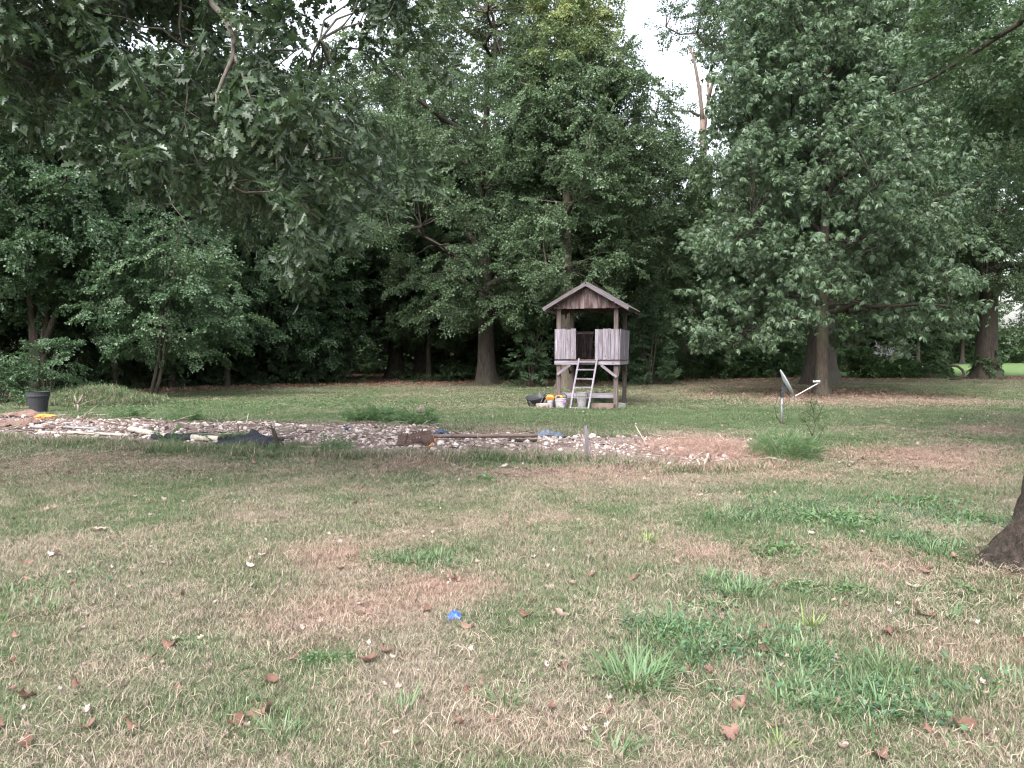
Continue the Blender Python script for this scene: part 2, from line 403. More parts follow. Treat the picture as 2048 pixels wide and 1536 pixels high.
# ------------------------------------------------------------------ trees
def crown_points(rg, z0, z1, rad, ncl, prof, off=(0, 0), mind=.9, lop=None):
    out = []; tries = 0; ph = rg.uniform(0, 6.28, 4)
    while len(out) < ncl and tries < ncl * 60:
        tries += 1
        t = rg.random(); a = rg.uniform(0, 2 * pi)
        if prof == 'round': rr = math.sin(pi * min(1, max(0, t * .93 + .05)) ** .8) ** .65
        elif prof == 'edge': rr = (1 - t ** 2.4) ** .5 * (.7 + .3 * min(1, t * 5))
        elif prof == 'full': rr = (1 - t ** 5) ** .5 * min(1, .80 + .5 * t)
        elif prof == 'cone': rr = (1 - t) ** .7 * (.55 + .45 * min(1, t * 4))
        else: rr = min(1, .35 + t * 1.3) * (1 - t ** 5) ** .5
        rr *= 1 + .16 * math.sin(3 * a + ph[0] + 5 * t) + .12 * math.sin(5 * a + ph[1] - 7 * t) + .10 * math.sin(9 * t + ph[2])
        q = rg.random() ** .34
        x = off[0] * t + math.cos(a) * rad * rr * q; y = off[1] * t + math.sin(a) * rad * rr * q; z = z0 + (z1 - z0) * t
        if lop and not lop(x, y, z): continue
        p = np.array((x, y, z))
        if all(np.linalg.norm((p - o) * (1, 1, 1.4)) > mind for o in out[-400:]): out.append(p)
    return np.array(out)
def boughs_at(rg, cl, per, ax, ar, hgt, scl, top_t=None):
    "sprays round every cluster centre, fanning outwards and drooping"
    pts = []; rot = []; s = []
    for c in cl:
        oa = math.atan2(c[0] - ax[0], c[1] - ax[1]); n = max(1, int(per * rg.uniform(.6, 1.35))); f = rg.uniform(.75, 1.25)
        th = rg.uniform(0, 2 * pi, n); q = rg.random(n) ** .5
        pts.append(np.stack([c[0] + np.cos(th) * q * ar * f, c[1] + np.sin(th) * q * ar * f, c[2] + rg.normal(0, hgt * .45, n) - .25 * hgt * q * q], 1))
        local = np.arctan2(np.cos(th), np.sin(th)); az = -np.where(rg.random(n) < .6, local, oa + rg.normal(0, .8, n))
        rot.append(np.stack([rg.normal(-.28, .55, n) - .2 * q, rg.normal(0, .55, n), az], 1)); s.append(rg.uniform(.7, 1.25, n) * scl)
    return np.concatenate(pts), np.concatenate(rot), np.concatenate(s)
def bez(p0, p1, up=.35, n=6, rg=None, wob=.04):
    p0 = np.asarray(p0, float); p1 = np.asarray(p1, float); L = np.linalg.norm(p1 - p0); c = (p0 + p1) / 2 + np.array((0, 0, up * L))
    # leave the stem upwards, end level
    out = []
    for i in range(n + 1):
        t = i / n; p = (1 - t) ** 2 * p0 + 2 * t * (1 - t) * c + t * t * p1
        if rg is not None and 0 < i < n: p = p + rg.normal(0, wob * L / 3, 3)
        out.append(p)
    return out
def trunk_mesh(rg, H, r, lean=(0, 0), flare=1.9, wav=.04, sides=14, seg=16):
    mb = MB(); pts = []; rad = []
    zs = np.concatenate([[-.15, .0, .12, .3, .6, 1.0], np.linspace(1.6, H, seg)])
    ph = rg.uniform(0, 6, 4)
    for z in zs:
        t = max(0, z / H); pts.append((lean[0] * t ** 1.2 + wav * H * .15 * math.sin(5 * t + ph[0]) * t, lean[1] * t ** 1.2 + wav * H * .15 * math.sin(4 * t + ph[1]) * t, z))
        rad.append(r * ((1 - t) ** .8 * .9 + .08) * (1 + (flare - 1) * math.exp(-max(0, z) / (r * 1.1))))
    n0 = mb.n; mb.tube(pts, rad, sides)
    # root lobes
    v = np.array(mb.v); lob = rg.uniform(0, 6.28); k = 5
    for i in range(len(zs)):
        w = math.exp(-max(0, zs[i]) / (r * 1.3)) * .22 * (flare - .8) + .05
        for j in range(sides):
            c = np.array(pts[i]); q = v[i * sides + j] - c; a = math.atan2(q[1], q[0]); f = 1 + w * math.sin(k * a + lob) + .03 * rg.normal()
            v[i * sides + j] = c + q * f
    mb.v = [tuple(p) for p in v]
    return mb, np.array(pts)
def tree(name, label, loc, H, r, z0, z1, rad, ncl, per, kind, seed, cat='tree', prof='round', off=(0, 0), lean=(0, 0), flare=1.8, bark='bark', ar=.85, hgt=.6,
         scl=1.0, mind=.9, nl=12, tint=None, ivy=None, group=None, lop=None, h=None, nsub=True, rz=0.0):
    rg = np.random.default_rng(seed)
    e = empty(name, (loc[0], loc[1], gz(loc[0], loc[1])), rz, label, cat, group)
    tm, axis = trunk_mesh(rg, H, r, lean, flare)
    cl = crown_points(rg, z0, z1, rad, ncl, prof, (off[0] + lean[0], off[1] + lean[1]), mind, lop)
    def ax_at(z): 
        return np.array([np.interp(z, axis[:, 2], axis[:, 0]), np.interp(z, axis[:, 2], axis[:, 1]), z])
    tm.build('trunk', M[bark], e, True)
    # limbs
    lm = MB(); sel = [int(rg.integers(len(cl)))]; d = np.linalg.norm(cl - cl[sel[0]], axis=1)
    while len(sel) < min(nl, len(cl)):
        k = int(np.argmax(d)); sel.append(k); d = np.minimum(d, np.linalg.norm(cl - cl[k], axis=1))
    limbs = []
    for k in sel:
        t = cl[k]; hd = math.hypot(*(t[:2])); za = max(z0 * .75, min(H * .85, t[2] - hd * .55)); za = min(za, t[2]); za = max(za, .8, min(z0 + 1.2, t[2] + .9))
        p0 = ax_at(za); pts = bez(p0, t, .10, 7, rg, .10); r0 = r * (.5 - .28 * za / H)
        lm.tube(pts, np.linspace(r0, .035, len(pts)), 6, cap=False); limbs.append(np.array(pts))
    if nsub:
        allp = np.concatenate(limbs); 
        for c in cl:
            dd = np.linalg.norm(allp - c, axis=1) + np.maximum(0, allp[:, 2] - c[2]) * .8; k = int(np.argmin(dd)); p = allp[k]
            if dd[k] < .3: continue
            if np.linalg.norm(p - c) > 4.5: p = ax_at(min(c[2], H * .9))
            lm.tube(bez(p, c, .08, 4, rg, .12), np.linspace(.05 * min(1.4, r * 2), .012, 5), 4, cap=False)
    lm.build('limbs', M['bark_dark' if kind == 'nut' else bark], e, True)
    pts, rot, s = boughs_at(rg, cl, per, (off[0] * .5, off[1] * .5), ar, hgt, scl)
    n = len(pts); tt = rg.random(n) * .35 + np.repeat(0, n)
    if tint: tt = tt + tint(pts)
    tag(scatter('crown', pts, rot, s, B[kind], {'tint': tt}, e, seed), kind='stuff')
    if ivy:
        zt, dens = ivy; m = int(dens * zt); z = rg.random(m) ** 1.15 * zt; a = rg.uniform(0, 2 * pi, m)
        rr = r * ((1 - z / H) ** .8 * .9 + .08) * (1 + (flare - 1) * np.exp(-z / (r * 1.1))) * 1.05 + .02
        P = np.stack([np.interp(z, axis[:, 2], axis[:, 0]) + np.cos(a) * rr, np.interp(z, axis[:, 2], axis[:, 1]) + np.sin(a) * rr, z], 1)
        rt = np.stack([rg.normal(-1.0, .4, m), rg.normal(0, .4, m), a - pi / 2 + rg.normal(0, .3, m)], 1)
        scatter('ivy', P, rt, rg.uniform(.6, 1.2, m), B['ivy'], None, e, seed + 5)
    return e
def copy_tree(e, loc, rz, s, label=None, group=None, name=None):
    c = e.copy(); COL.link(c); c.location = (loc[0], loc[1], gz(loc[0], loc[1])); c.rotation_euler = (0, 0, rz); c.scale = (s, s, s)
    if label: c['label'] = label
    if group: c['group'] = group
    for ch in list(e.children):
        d = ch.copy(); COL.link(d); d.parent = c
    return c

# ================================================================== GROUND
BED = [(-140, 838), (0, 836), (180, 842), (300, 843), (430, 846), (560, 850), (700, 853), (850, 858), (930, 868), (1080, 872), (1250, 878), (1400, 884), (1505, 882), (1525, 895),
       (1500, 918), (1420, 934), (1330, 928), (1200, 914), (1080, 913), (900, 912), (760, 908), (600, 905), (480, 897), (330, 892), (150, 880), (0, 876), (-140, 874)]
BEDW = np.array([gp(*p) for p in BED])
def poly_sd(x, y, P):
    "signed distance to polygon, positive inside"
    x = np.asarray(x, float); y = np.asarray(y, float); d = np.full(x.shape, 1e9); ins = np.zeros(x.shape, bool)
    n = len(P)
    for i in range(n):
        ax, ay = P[i]; bx, by = P[(i + 1) % n]; ex, ey = bx - ax, by - ay
        t = np.clip(((x - ax) * ex + (y - ay) * ey) / (ex * ex + ey * ey), 0, 1)
        d = np.minimum(d, np.hypot(x - ax - t * ex, y - ay - t * ey))
        c = ((ay > y) != (by > y)) & (x < (bx - ax) * (y - ay) / (by - ay + 1e-12) + ax); ins ^= c
    return np.where(ins, d, -d)
def bed_sd(x, y):
    return poly_sd(x, y, BEDW) + (fbm(np.asarray(x) * 1.3, np.asarray(y) * 1.3, 5) - .5) * 1.1
MND = gp(175, 812)
def gz_arr(x, y):
    x = np.asarray(x, float); y = np.asarray(y, float)
    z = (fbm(x * .35, y * .35, 3, 3) - .5) * .06 + (fbm(x * 1.7, y * 1.7, 9, 3) - .5) * .035
    z = z + .42 * np.exp(-(((x - MND[0]) / 1.35) ** 2 + ((y - MND[1] - .5) / .9) ** 2))
    z = z + .16 * np.exp(-(((x - 4.05) / .9) ** 2 + ((y - 5.6) / .9) ** 2))
    return z
def gz(x, y): return float(gz_arr(np.array([x]), np.array([y]))[0])

# patches: (px, py, half width px, half height px, dryness change, pinkness)
PATCH = [(900, 1170, 120, 34, .7, 1.0), (690, 1220, 160, 50, .5, .65), (650, 1110, 130, 30, .6, .9), (1420, 1110, 90, 22, .5, .6), (1830, 915, 190, 34, .6, .8),
         (1560, 945, 130, 22, .5, .7), (1180, 945, 220, 16, .5, .7), (1420, 905, 110, 28, .8, 1.0), (1960, 860, 90, 9, .6, .5), (1750, 1130, 180, 42, .5, .45), (1900, 1290, 190, 80, .4, .5),
         (200, 915, 260, 18, .3, .3), (1000, 1045, 260, 30, .2, .35), (300, 1230, 260, 60, .15, .1), (980, 855, 80, 10, .5, .2), (1230, 828, 90, 5, .3, .2), (1700, 800, 260, 12, .8, .6),
         (1300, 768, 300, 7, .5, .35), (1950, 1480, 160, 70, .3, .3), (900, 1500, 400, 60, .1, .2), (820, 930, 110, 9, .4, .5),
         (1200, 838, 420, 13, -.6, 0), (500, 815, 330, 18, -.6, 0), (1500, 830, 260, 16, -.7, 0), (1800, 880, 200, 14, -.4, 0), (1600, 1060, 220, 34, -.5, 0), (1830, 1110, 120, 40, -.4, 0),
         (1290, 1330, 160, 55, -.6, 0), (1500, 1190, 180, 35, -.5, 0), (1700, 1360, 260, 50, -.5, 0), (830, 1115, 110, 20, -.4, 0), (120, 1040, 160, 60, -.25, 0), (450, 905, 300, 9, -.5, 0),
         (1100, 930, 300, 8, -.5, 0), (1450, 945, 160, 10, -.5, 0), (640, 1330, 60, 18, -.6, 0), (420, 1420, 200, 50, -.3, 0), (1760, 985, 300, 16, -.35, 0), (1900, 780, 200, 10, -.2, 0)]
PW = []
for (px, py, wx, wy, dd, pk) in PATCH:
    c = gp(px, py); PW.append((c[0], c[1], wx / F * c[1], max(.12, abs(gp(px, py - wy)[1] - gp(px, py + wy)[1]) / 2), dd, pk))
def lawn_state(x, y):
    "dryness 0..1, pinkness, leaf-litter 0..1"
    x = np.asarray(x, float); y = np.asarray(y, float)
    d = .50 - .20 * sstep(13, 19, y) + .22 * sstep(28, 34, y); d = d - .12 * (1 - sstep(3, 6, y)) * 0
    d = d + (fbm(x * .55, y * .55, 21, 4) - .5) * 1.1 + (fbm(x * 2.2, y * 2.2, 33, 3) - .5) * 1.1
    pk = .02 + (fbm(x * .8, y * .8, 51, 3) - .5) * .5
    wob = (fbm(x * 1.6, y * 1.6, 71, 3) - .5) * 1.1
    for (cx, cy, wx, wy, dd, p) in PW:
        q = ((x - cx) / wx) ** 2 + ((y - cy) / wy) ** 2; g = np.exp(-np.maximum(0, q + wob * .8) * 1.1)
        d = d + dd * g; pk = pk + 1.4 * p * g
    d = d - 1.2 * sstep(45, 50, y)            # the bright mown field beyond the trees
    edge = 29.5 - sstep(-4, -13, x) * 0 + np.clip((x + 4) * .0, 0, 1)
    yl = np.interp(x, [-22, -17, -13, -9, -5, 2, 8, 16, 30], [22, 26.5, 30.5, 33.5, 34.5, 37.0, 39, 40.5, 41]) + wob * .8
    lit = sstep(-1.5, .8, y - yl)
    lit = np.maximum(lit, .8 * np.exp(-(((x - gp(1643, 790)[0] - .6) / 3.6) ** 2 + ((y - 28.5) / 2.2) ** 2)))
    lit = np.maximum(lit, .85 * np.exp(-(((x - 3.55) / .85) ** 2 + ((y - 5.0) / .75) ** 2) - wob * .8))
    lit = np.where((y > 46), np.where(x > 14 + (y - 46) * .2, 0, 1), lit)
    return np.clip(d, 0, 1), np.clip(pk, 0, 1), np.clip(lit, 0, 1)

def lines(lo, hi, d, far, g=1.22):
    c = list(np.arange(lo, hi + 1e-6, d)); s = d
    while c[-1] < far: s *= g; c.append(c[-1] + s)
    s = d; a = [lo]
    while a[-1] > -far: s *= g; a.append(a[-1] - s)
    return np.array(a[::-1][:-1] + c)
gx = lines(-22, 26, .16, 1500); gy = lines(1.0, 42, .16, 1500)
XX, YY = np.meshgrid(gx, gy); fx_, fy_ = XX.ravel(), YY.ravel()
near = (np.abs(fx_) < 200) & (fy_ < 200) & (fy_ > -60)
zz = np.where(near, gz_arr(fx_, fy_), 0)
nx, ny = len(gx), len(gy); ii = np.arange(nx * ny).reshape(ny, nx)
quads = np.stack([ii[:-1, :-1].ravel(), ii[:-1, 1:].ravel(), ii[1:, 1:].ravel(), ii[1:, :-1].ravel()], 1)
gd, gpk, gl = lawn_state(fx_, fy_); gb = sstep(-.25, .15, bed_sd(fx_, fy_)); gfd = sstep(46, 49, fy_) * sstep(0, 4, fx_ - 14 - (fy_ - 46) * .2)
m = NT('lawn_ground'); o_ = m.coord('Object')
dry = m.attr('dry'); pk = m.attr('pink'); lit = m.attr('litter'); bed = m.attr('bed')
n1 = m.noise(2.2, 6, .7, o_); n2 = m.noise(22, 4, .7, o_); n3 = m.noise(90, 3, .7, o_)
f = m.math('ADD', dry, m.math('MULTIPLY_ADD', n2, 1.3, -.65)); f = m.math('ADD', f, m.math('MULTIPLY_ADD', n3, .9, -.45), clamp=True)
green = m.mix(n3, (.028, .048, .020), (.075, .115, .05)); straw = m.mix(n3, (.11, .085, .06), (.30, .25, .18)); pink = m.mix(n3, (.15, .09, .075), (.38, .25, .205))
straw = m.mix(pk, straw, pink); col = m.mix(f, green, straw)
col = m.mix(m.math('MULTIPLY', m.attr('field'), .85), col, m.mix(n2, (.085, .145, .05), (.14, .21, .08)))
soil = m.mix(n2, (.035, .026, .020), (.10, .072, .056)); col = m.mix(m.math('MULTIPLY_ADD', n1, 1.6, -.75, clamp=True), col, soil)
leafl = m.ramp(n3, [(.3, (.035, .022, .016)), (.55, (.10, .062, .045)), (.75, (.19, .13, .10))]); col = m.mix(m.math('MULTIPLY', lit, .92), col, leafl)
bedc = m.ramp(n3, [(.3, (.08, .055, .048)), (.6, (.26, .19, .17)), (.8, (.48, .38, .35))]); col = m.mix(bed, col, bedc)
hh = m.math('ADD', m.math('MULTIPLY', n2, .6), n3)
M['ground'] = m.done(m.bsdf(col, .95, m.bump(hh, .02), spec=.1).outputs[0])
ground = mk('ground', np.stack([fx_, fy_, zz], 1), quads, M['ground'], True, {'dry': ('POINT', gd), 'pink': ('POINT', gpk), 'litter': ('POINT', gl), 'bed': ('POINT', gb), 'field': ('POINT', gfd)})
tag(ground, 'mown lawn with dry straw patches running back to the woods', 'lawn', kind='structure')

# ------------------------------------------------------------------ grass
m = NT('grass_blade'); br = m.attr('lr'); dry = m.attr('dry', 'INSTANCER'); pk = m.attr('pink', 'INSTANCER'); ti = m.attr('tint', 'INSTANCER')
g2 = m.attr('lg')
gr = m.mix(g2, (.034, .066, .028), (.130, .195, .085)); gr = m.mix(m.math('MULTIPLY', ti, .5), gr, (.19, .25, .12))
st = m.mix(g2, (.10, .074, .055), (.47, .405, .315)); pi_ = m.mix(g2, (.20, .125, .10), (.48, .345, .28)); st = m.mix(m.math('MULTIPLY', pk, .85), st, pi_)
fac = m.math('GREATER_THAN', m.math('ADD', dry, m.math('MULTIPLY_ADD', g2, .2, -.1)), br)
c = m.mix(fac, gr, st); p = m.bsdf(c, .6, spec=.3); tr = m.n('ShaderNodeBsdfTranslucent'); m.set(tr.inputs[0], c)
mx = m.n('ShaderNodeMixShader'); mx.inputs[0].default_value = .25; m.t.links.new(p.outputs[0], mx.inputs[1]); m.t.links.new(tr.outputs[0], mx.inputs[2])
M['grass'] = m.done(mx.outputs[0])
def grass_patch(name, seed, rad, n, h, w, flatness=.8):
    rg = np.random.default_rng(seed); a = rg.uniform(0, 2 * pi, n); q = rg.random(n) ** .5 * rad
    # blades gather in little tufts
    k = max(6, n // 14); ca = rg.uniform(0, 2 * pi, k); cq = rg.random(k) ** .5 * rad; wch = rg.integers(0, k, n); tf = rg.random(n) < .65
    x = np.where(tf, np.cos(ca[wch]) * cq[wch] + rg.normal(0, .012, n), np.cos(a) * q); y = np.where(tf, np.sin(ca[wch]) * cq[wch] + rg.normal(0, .012, n), np.sin(a) * q)
    hh = h * rg.uniform(.45, 1.3, n); az = rg.uniform(0, 2 * pi, n); ln = rg.uniform(.35, 1.0, n) ** .7 * flatness * 1.65; ww = w * rg.uniform(.6, 1.3, n)
    dx, dy = np.cos(az), np.sin(az); sx, sy = -dy, dx
    V = []; lvl = [(0, 0, 1.0), (.5, .30, .8), (1.0, 1.0, 0.0)]
    b0 = np.stack([x, y, np.full(n, -.01)], 1); lean = np.minimum(ln, 1.35)
    m1 = b0 + np.stack([dx * hh * .30 * lean, dy * hh * .30 * lean, hh * (.52 - .24 * lean)], 1)
    cu_ = rg.normal(0, .4, n); ex, ey = np.cos(az + cu_), np.sin(az + cu_)
    m2 = m1 + np.stack([ex * hh * .5 * lean, ey * hh * .5 * lean, hh * (.45 - .34 * lean)], 1); m2[:, 2] = np.maximum(m2[:, 2], .006)
    S = np.stack([sx * ww / 2, sy * ww / 2, np.zeros(n)], 1)
    V = np.stack([b0 - S, b0 + S, m1 - S * .8, m1 + S * .8, m2], 1).reshape(-1, 3)
    i0 = np.arange(n) * 5
    Fs = np.concatenate([np.stack([i0, i0 + 1, i0 + 3], 1), np.stack([i0, i0 + 3, i0 + 2], 1), np.stack([i0 + 2, i0 + 3, i0 + 4], 1)])
    lr = rg.random(n); lg = rg.random(n)
    return src(mk(name, V, Fs, M['grass'], attrs={'lr': ('FACE', np.tile(lr, 3)), 'lg': ('FACE', np.tile(lg, 3))}, link_it=False))
GN_ = [grass_patch('near_turf', 200 + i, .17, 230, .055, .0026, .9) for i in range(6)] + [grass_patch('near_turf', 210 + i, .15, 210, .052, .0027, .5) for i in range(6)] + [grass_patch('near_turf', 216 + i, .13, 110, .080, .0034, .6) for i in range(2)]
GM_ = [grass_patch('middle_turf', 220 + i, .30, 230, .060, .0055) for i in range(6)]
GF_ = [grass_patch('far_turf', 240 + i, .55, 240, .060, .012) for i in range(5)]
GL_ = [grass_patch('long_turf', 260 + i, .22, 130, .17, .0065, .55) for i in range(5)]
def lawn_pts(n, y0, y1, hw, rg, pw=1.0):
    y = y0 + (y1 - y0) * rg.random(n * 2) ** pw; x = rg.uniform(-1, 1, n * 2) * (y * hw + .8)
    keep = rg.random(n * 2) < (y * hw + .8) / (y1 * hw + .8); return x[keep], y[keep]
def lay(name, label, n, y0, y1, sources, smin, smax, gap=.0, seed=0, mode='turf'):
    rg = np.random.default_rng(seed); x, y = lawn_pts(n, y0, y1, .74, rg)
    d, pk_, lt = lawn_state(x, y); b = bed_sd(x, y)
    k = (b < .05 + .3 * (rg.random(len(x)) < .15)) & (rg.random(len(x)) > lt * .93)
    bald = fbm(x * 2.5, y * 2.5, 91, 3); k &= (bald < .60) | (rg.random(len(x)) < .3)
    if mode == 'long':
        dn = sstep(.1, -.35, -np.abs(b + .25) + .0); k &= (np.abs(b + .3) < .45) & (rg.random(len(x)) < .8)
    x, y, d, pk_ = x[k], y[k], d[k], pk_[k]; m_ = len(x); d = np.clip(d + rg.normal(0, .16, m_), 0, 1)
    rot = np.stack([rg.normal(0, .06, m_), rg.normal(0, .06, m_), rg.uniform(0, 2 * pi, m_)], 1)
    hs_ = rg.uniform(smin, smax, m_) * (1.15 - .35 * d) * (.55 + .95 * fbm(x * 1.4, y * 1.4, 44, 4)); s_ = np.stack([np.ones(m_), np.ones(m_), hs_], 1)
    return scatter(name, np.stack([x, y, gz_arr(x, y) + .002], 1), rot, s_, sources, {'dry': d, 'pink': pk_, 'tint': rg.random(m_)}, None, seed)
tag(lay('grass', '', 17000, 2.3, 9.5, GN_, .6, 1.35, seed=1), 'short scruffy straw and green turf nearest the camera', 'grass', kind='stuff')
GS_ = []
for i in range(5):
    rg = np.random.default_rng(280 + i); mb = MB(); nst = 10
    for k in range(nst):
        a = rg.uniform(0, 6.28); x0, y0 = rg.normal(0, .07, 2); L = rg.uniform(.03, .10); b1 = a + rg.normal(0, .5); mb.tube([(x0, y0, .006), (x0 + math.cos(a) * L * .5, y0 + math.sin(a) * L * .5, .012 + rg.random() * .035), (x0 + math.cos(a) * L * .5 + math.cos(b1) * L * .5, y0 + math.sin(a) * L * .5 + math.sin(b1) * L * .5, .008 + rg.random() * .02)], (.0011, .0009, .0005), 3, cap=False)
    GS_.append(src(mb.mesh('straw_strands', None)))
m = NT('dry_straw'); oi_ = m.attr('tint', 'INSTANCER'); mst = m.mix(oi_, (.24, .18, .135), (.46, .38, .30)); M['straw'] = m.done(m.bsdf(mst, .7, spec=.2).outputs[0])
for o in GS_: o.data.materials.append(M['straw'])
m = NT('pink_straw'); M['pstraw'] = m.done(m.bsdf(m.mix(m.attr('tint', 'INSTANCER'), (.20, .115, .09), (.42, .30, .25)), .8, spec=.2).outputs[0]); GP_ = []
for o in GS_: q_ = src(o.data.copy()); q_.name = 'pink_straw'; q_.data.materials[0] = M['pstraw']; GP_.append(q_)
rg = np.random.default_rng(281); x, y = lawn_pts(9000, 2.4, 11, .74, rg); d, pk_, lt = lawn_state(x, y); rr_ = gp(1850, 1180); w_ = np.exp(-(((x - rr_[0]) / .9) ** 2 + ((y - rr_[1]) / .7) ** 2)); k = rg.random(len(x)) < (.10 + .35 * d * fbm(x * 3, y * 3, 92, 3) + .7 * w_); x, y = x[k], y[k]
tag(scatter('straw', np.stack([x, y, gz_arr(x, y) + .012], 1), np.stack([rg.normal(0, .08, len(x)), rg.normal(0, .08, len(x)), rg.uniform(0, 6.28, len(x))], 1), rg.uniform(.7, 1.3, len(x)), GS_, {'tint': rg.random(len(x))}, None, 5), 'loose straw strands lying over the near turf', 'straw', kind='stuff')
tag(lay('grass', '', 17000, 9.3, 21, GM_, .6, 1.3, seed=2), 'patchy mown turf round the stony bed', 'grass', kind='stuff')
tag(lay('grass', '', 13000, 20.5, 46, GF_, .6, 1.2, seed=3), 'mown turf between the playhouse and the trees', 'grass', kind='stuff')
tag(lay('long_grass', '', 9000, 10, 21, GL_, .6, 1.25, seed=4, mode='long'), 'uncut green grass fringing the edge of the stony bed', 'grass', kind='stuff')

# ------------------------------------------------------------------ stony bed
bx = np.arange(-17.5, 6.5, .09); by = np.arange(9.8, 19.5, .09); BX, BY = np.meshgrid(bx, by); fbx, fby = BX.ravel(), BY.ravel(); sd = bed_sd(fbx, fby)
hz = gz_arr(fbx, fby) + .045 * sstep(-.1, .6, sd) - .05 * sstep(.0, -.3, sd) + .10 * (fbm(fbx * 1.2, fby * 1.2, 77, 4) - .42) * sstep(0, .6, sd) + .02
def bed_z(x, y):
    s_ = bed_sd(x, y); return gz_arr(x, y) + .045 * sstep(-.1, .6, s_) - .05 * sstep(.0, -.3, s_) + .10 * (fbm(x * 1.2, y * 1.2, 77, 4) - .42) * sstep(0, .6, s_) + .02
jj = np.arange(len(fbx)).reshape(len(by), len(bx)); q4 = np.stack([jj[:-1, :-1].ravel(), jj[:-1, 1:].ravel(), jj[1:, 1:].ravel(), jj[1:, :-1].ravel()], 1)
q4 = q4[(sd[q4] > -.35).any(1)]; used = np.unique(q4); rem = np.full(len(fbx), -1); rem[used] = np.arange(len(used))
m = NT('stony_soil'); o_ = m.coord('Object'); n1 = m.noise(1.2, 4, .6, o_); n2 = m.noise(28, 5, .7, o_); vo = m.n('ShaderNodeTexVoronoi', Scale=26.0); m.t.links.new(o_, vo.inputs['Vector'])
colr = m.ramp(n2, [(.3, (.08, .06, .055)), (.5, (.20, .155, .14)), (.72, (.40, .33, .30))]); colr = m.mix(m.math('MULTIPLY_ADD', n1, 2., -.9, clamp=True), colr, (.17, .11, .09))
M['bed'] = m.done(m.bsdf(colr, .95, m.bump(m.math('ADD', vo.outputs[0], n2), .02), spec=.1).outputs[0])
bedo = mk('gravel_bed', np.stack([fbx, fby, hz], 1)[used], rem[q4], M['bed'], True); tag(bedo, 'long bed of pinkish broken stone where something was torn out', 'gravel bed', kind='structure')
def stone_mesh(seed, col_mat):
    rg = np.random.default_rng(seed); t = (1 + 5 ** .5) / 2
    v = np.array([(-1, t, 0), (1, t, 0), (-1, -t, 0), (1, -t, 0), (0, -1, t), (0, 1, t), (0, -1, -t), (0, 1, -t), (t, 0, -1), (t, 0, 1), (-t, 0, -1), (-t, 0, 1)], float)
    v /= np.linalg.norm(v[0]); v *= rg.uniform(.6, 1.25, (12, 1)); v *= np.array((1, rg.uniform(.6, .95), rg.uniform(.35, .7))) * .5
    f = [(0, 11, 5), (0, 5, 1), (0, 1, 7), (0, 7, 10), (0, 10, 11), (1, 5, 9), (5, 11, 4), (11, 10, 2), (10, 7, 6), (7, 1, 8), (3, 9, 4), (3, 4, 2), (3, 2, 6), (3, 6, 8), (3, 8, 9), (4, 9, 5), (2, 4, 11), (6, 2, 10), (8, 6, 7), (9, 8, 1)]
    return mk('stone', v, f, col_mat, link_it=False)
m = NT('pink_white_stone'); ti = m.attr('tint', 'INSTANCER'); oi = m.n('ShaderNodeObjectInfo'); n2 = m.noise(9, 4, .6, m.coord('Object'))
cc = m.ramp(m.math('FRACT', m.math('ADD', m.math('MULTIPLY', ti, 2.), oi.outputs['Random'])), [(.0, (.13, .092, .08)), (.3, (.31, .24, .215)), (.6, (.47, .385, .355)), (1.0, (.64, .58, .56))])
cc = m.mix(m.math('MULTIPLY_ADD', n2, 1.4, -.6, clamp=True), cc, (.24, .17, .15))
M['stone'] = m.done(m.bsdf(cc, .85, m.bump(n2, .01), spec=.2).outputs[0])
SM = [stone_mesh(300 + i, M['stone']) for i in range(7)]; SS = [src(x) for x in SM]
rg = np.random.default_rng(5); n = 90000; x = rg.uniform(-17, 6.3, n); y = rg.uniform(10, 19.3, n); s_ = bed_sd(x, y)
dens = np.clip(.40 + 1.7 * (fbm(x * .9, y * .9, 61, 4) - .38), .08, 1) * np.where(x < -6, .6, 1.0) * np.where(x > 3.2, .35, 1.0); k = (s_ > -.12) & (rg.random(n) < dens); x, y = x[k], y[k]; n = len(x)
gs = rg.gamma(1.5, .014, n) + .013; gs = np.minimum(gs, .085)
gv = scatter('gravel', np.stack([x, y, bed_z(x, y) + gs * .12], 1), np.stack([rg.normal(0, .5, n), rg.normal(0, .5, n), rg.uniform(0, 6.28, n)], 1), gs * 1.35, SS, {'tint': rg.random(n)}, bedo, 3)
tag(gv, kind='stuff')
sm = gp(1420, 912); n = 700; x = sm[0] + rg.normal(0, .55, n) * 1.0; y = sm[1] + rg.normal(0, .55, n); z = bed_z(x, y) + .10 * np.exp(-(((x - sm[0]) / .8) ** 2 + ((y - sm[1]) / .7) ** 2)) * rg.random(n) + .01
tag(scatter('straw', np.stack([x, y, z], 1), np.stack([rg.normal(0, .3, n), rg.normal(0, .3, n), rg.uniform(0, 6.28, n)], 1), rg.uniform(1.0, 2.0, n), GP_, {'tint': rg.random(n)}, None, 15), 'pink dead straw matted over the right end of the bed', 'straw', kind='stuff')
cnt = 0
while cnt < 290:
    x_ = rg.uniform(-16, 6); y_ = rg.uniform(10.2, 19); w = float(fbm(np.array([x_ * .9]), np.array([y_ * .9]), 61, 4)[0])
    if float(bed_sd(np.array([x_]), np.array([y_]))[0]) < .12 or rg.random() > (w - .3) * 4 * (1 if x_ < 3.5 else .3): continue
    s0 = rg.uniform(.085, .15) * (1.25 if rg.random() < .15 else 1)
    o = link('stone', SM[int(rg.integers(7))], bedo); o.location = (x_, y_, float(bed_z(np.array([x_]), np.array([y_]))[0]) + s0 * .13); o.scale = (s0, s0, s0)
    o.rotation_euler = (rg.normal(0, .35), rg.normal(0, .35), rg.uniform(0, 6.28)); cnt += 1

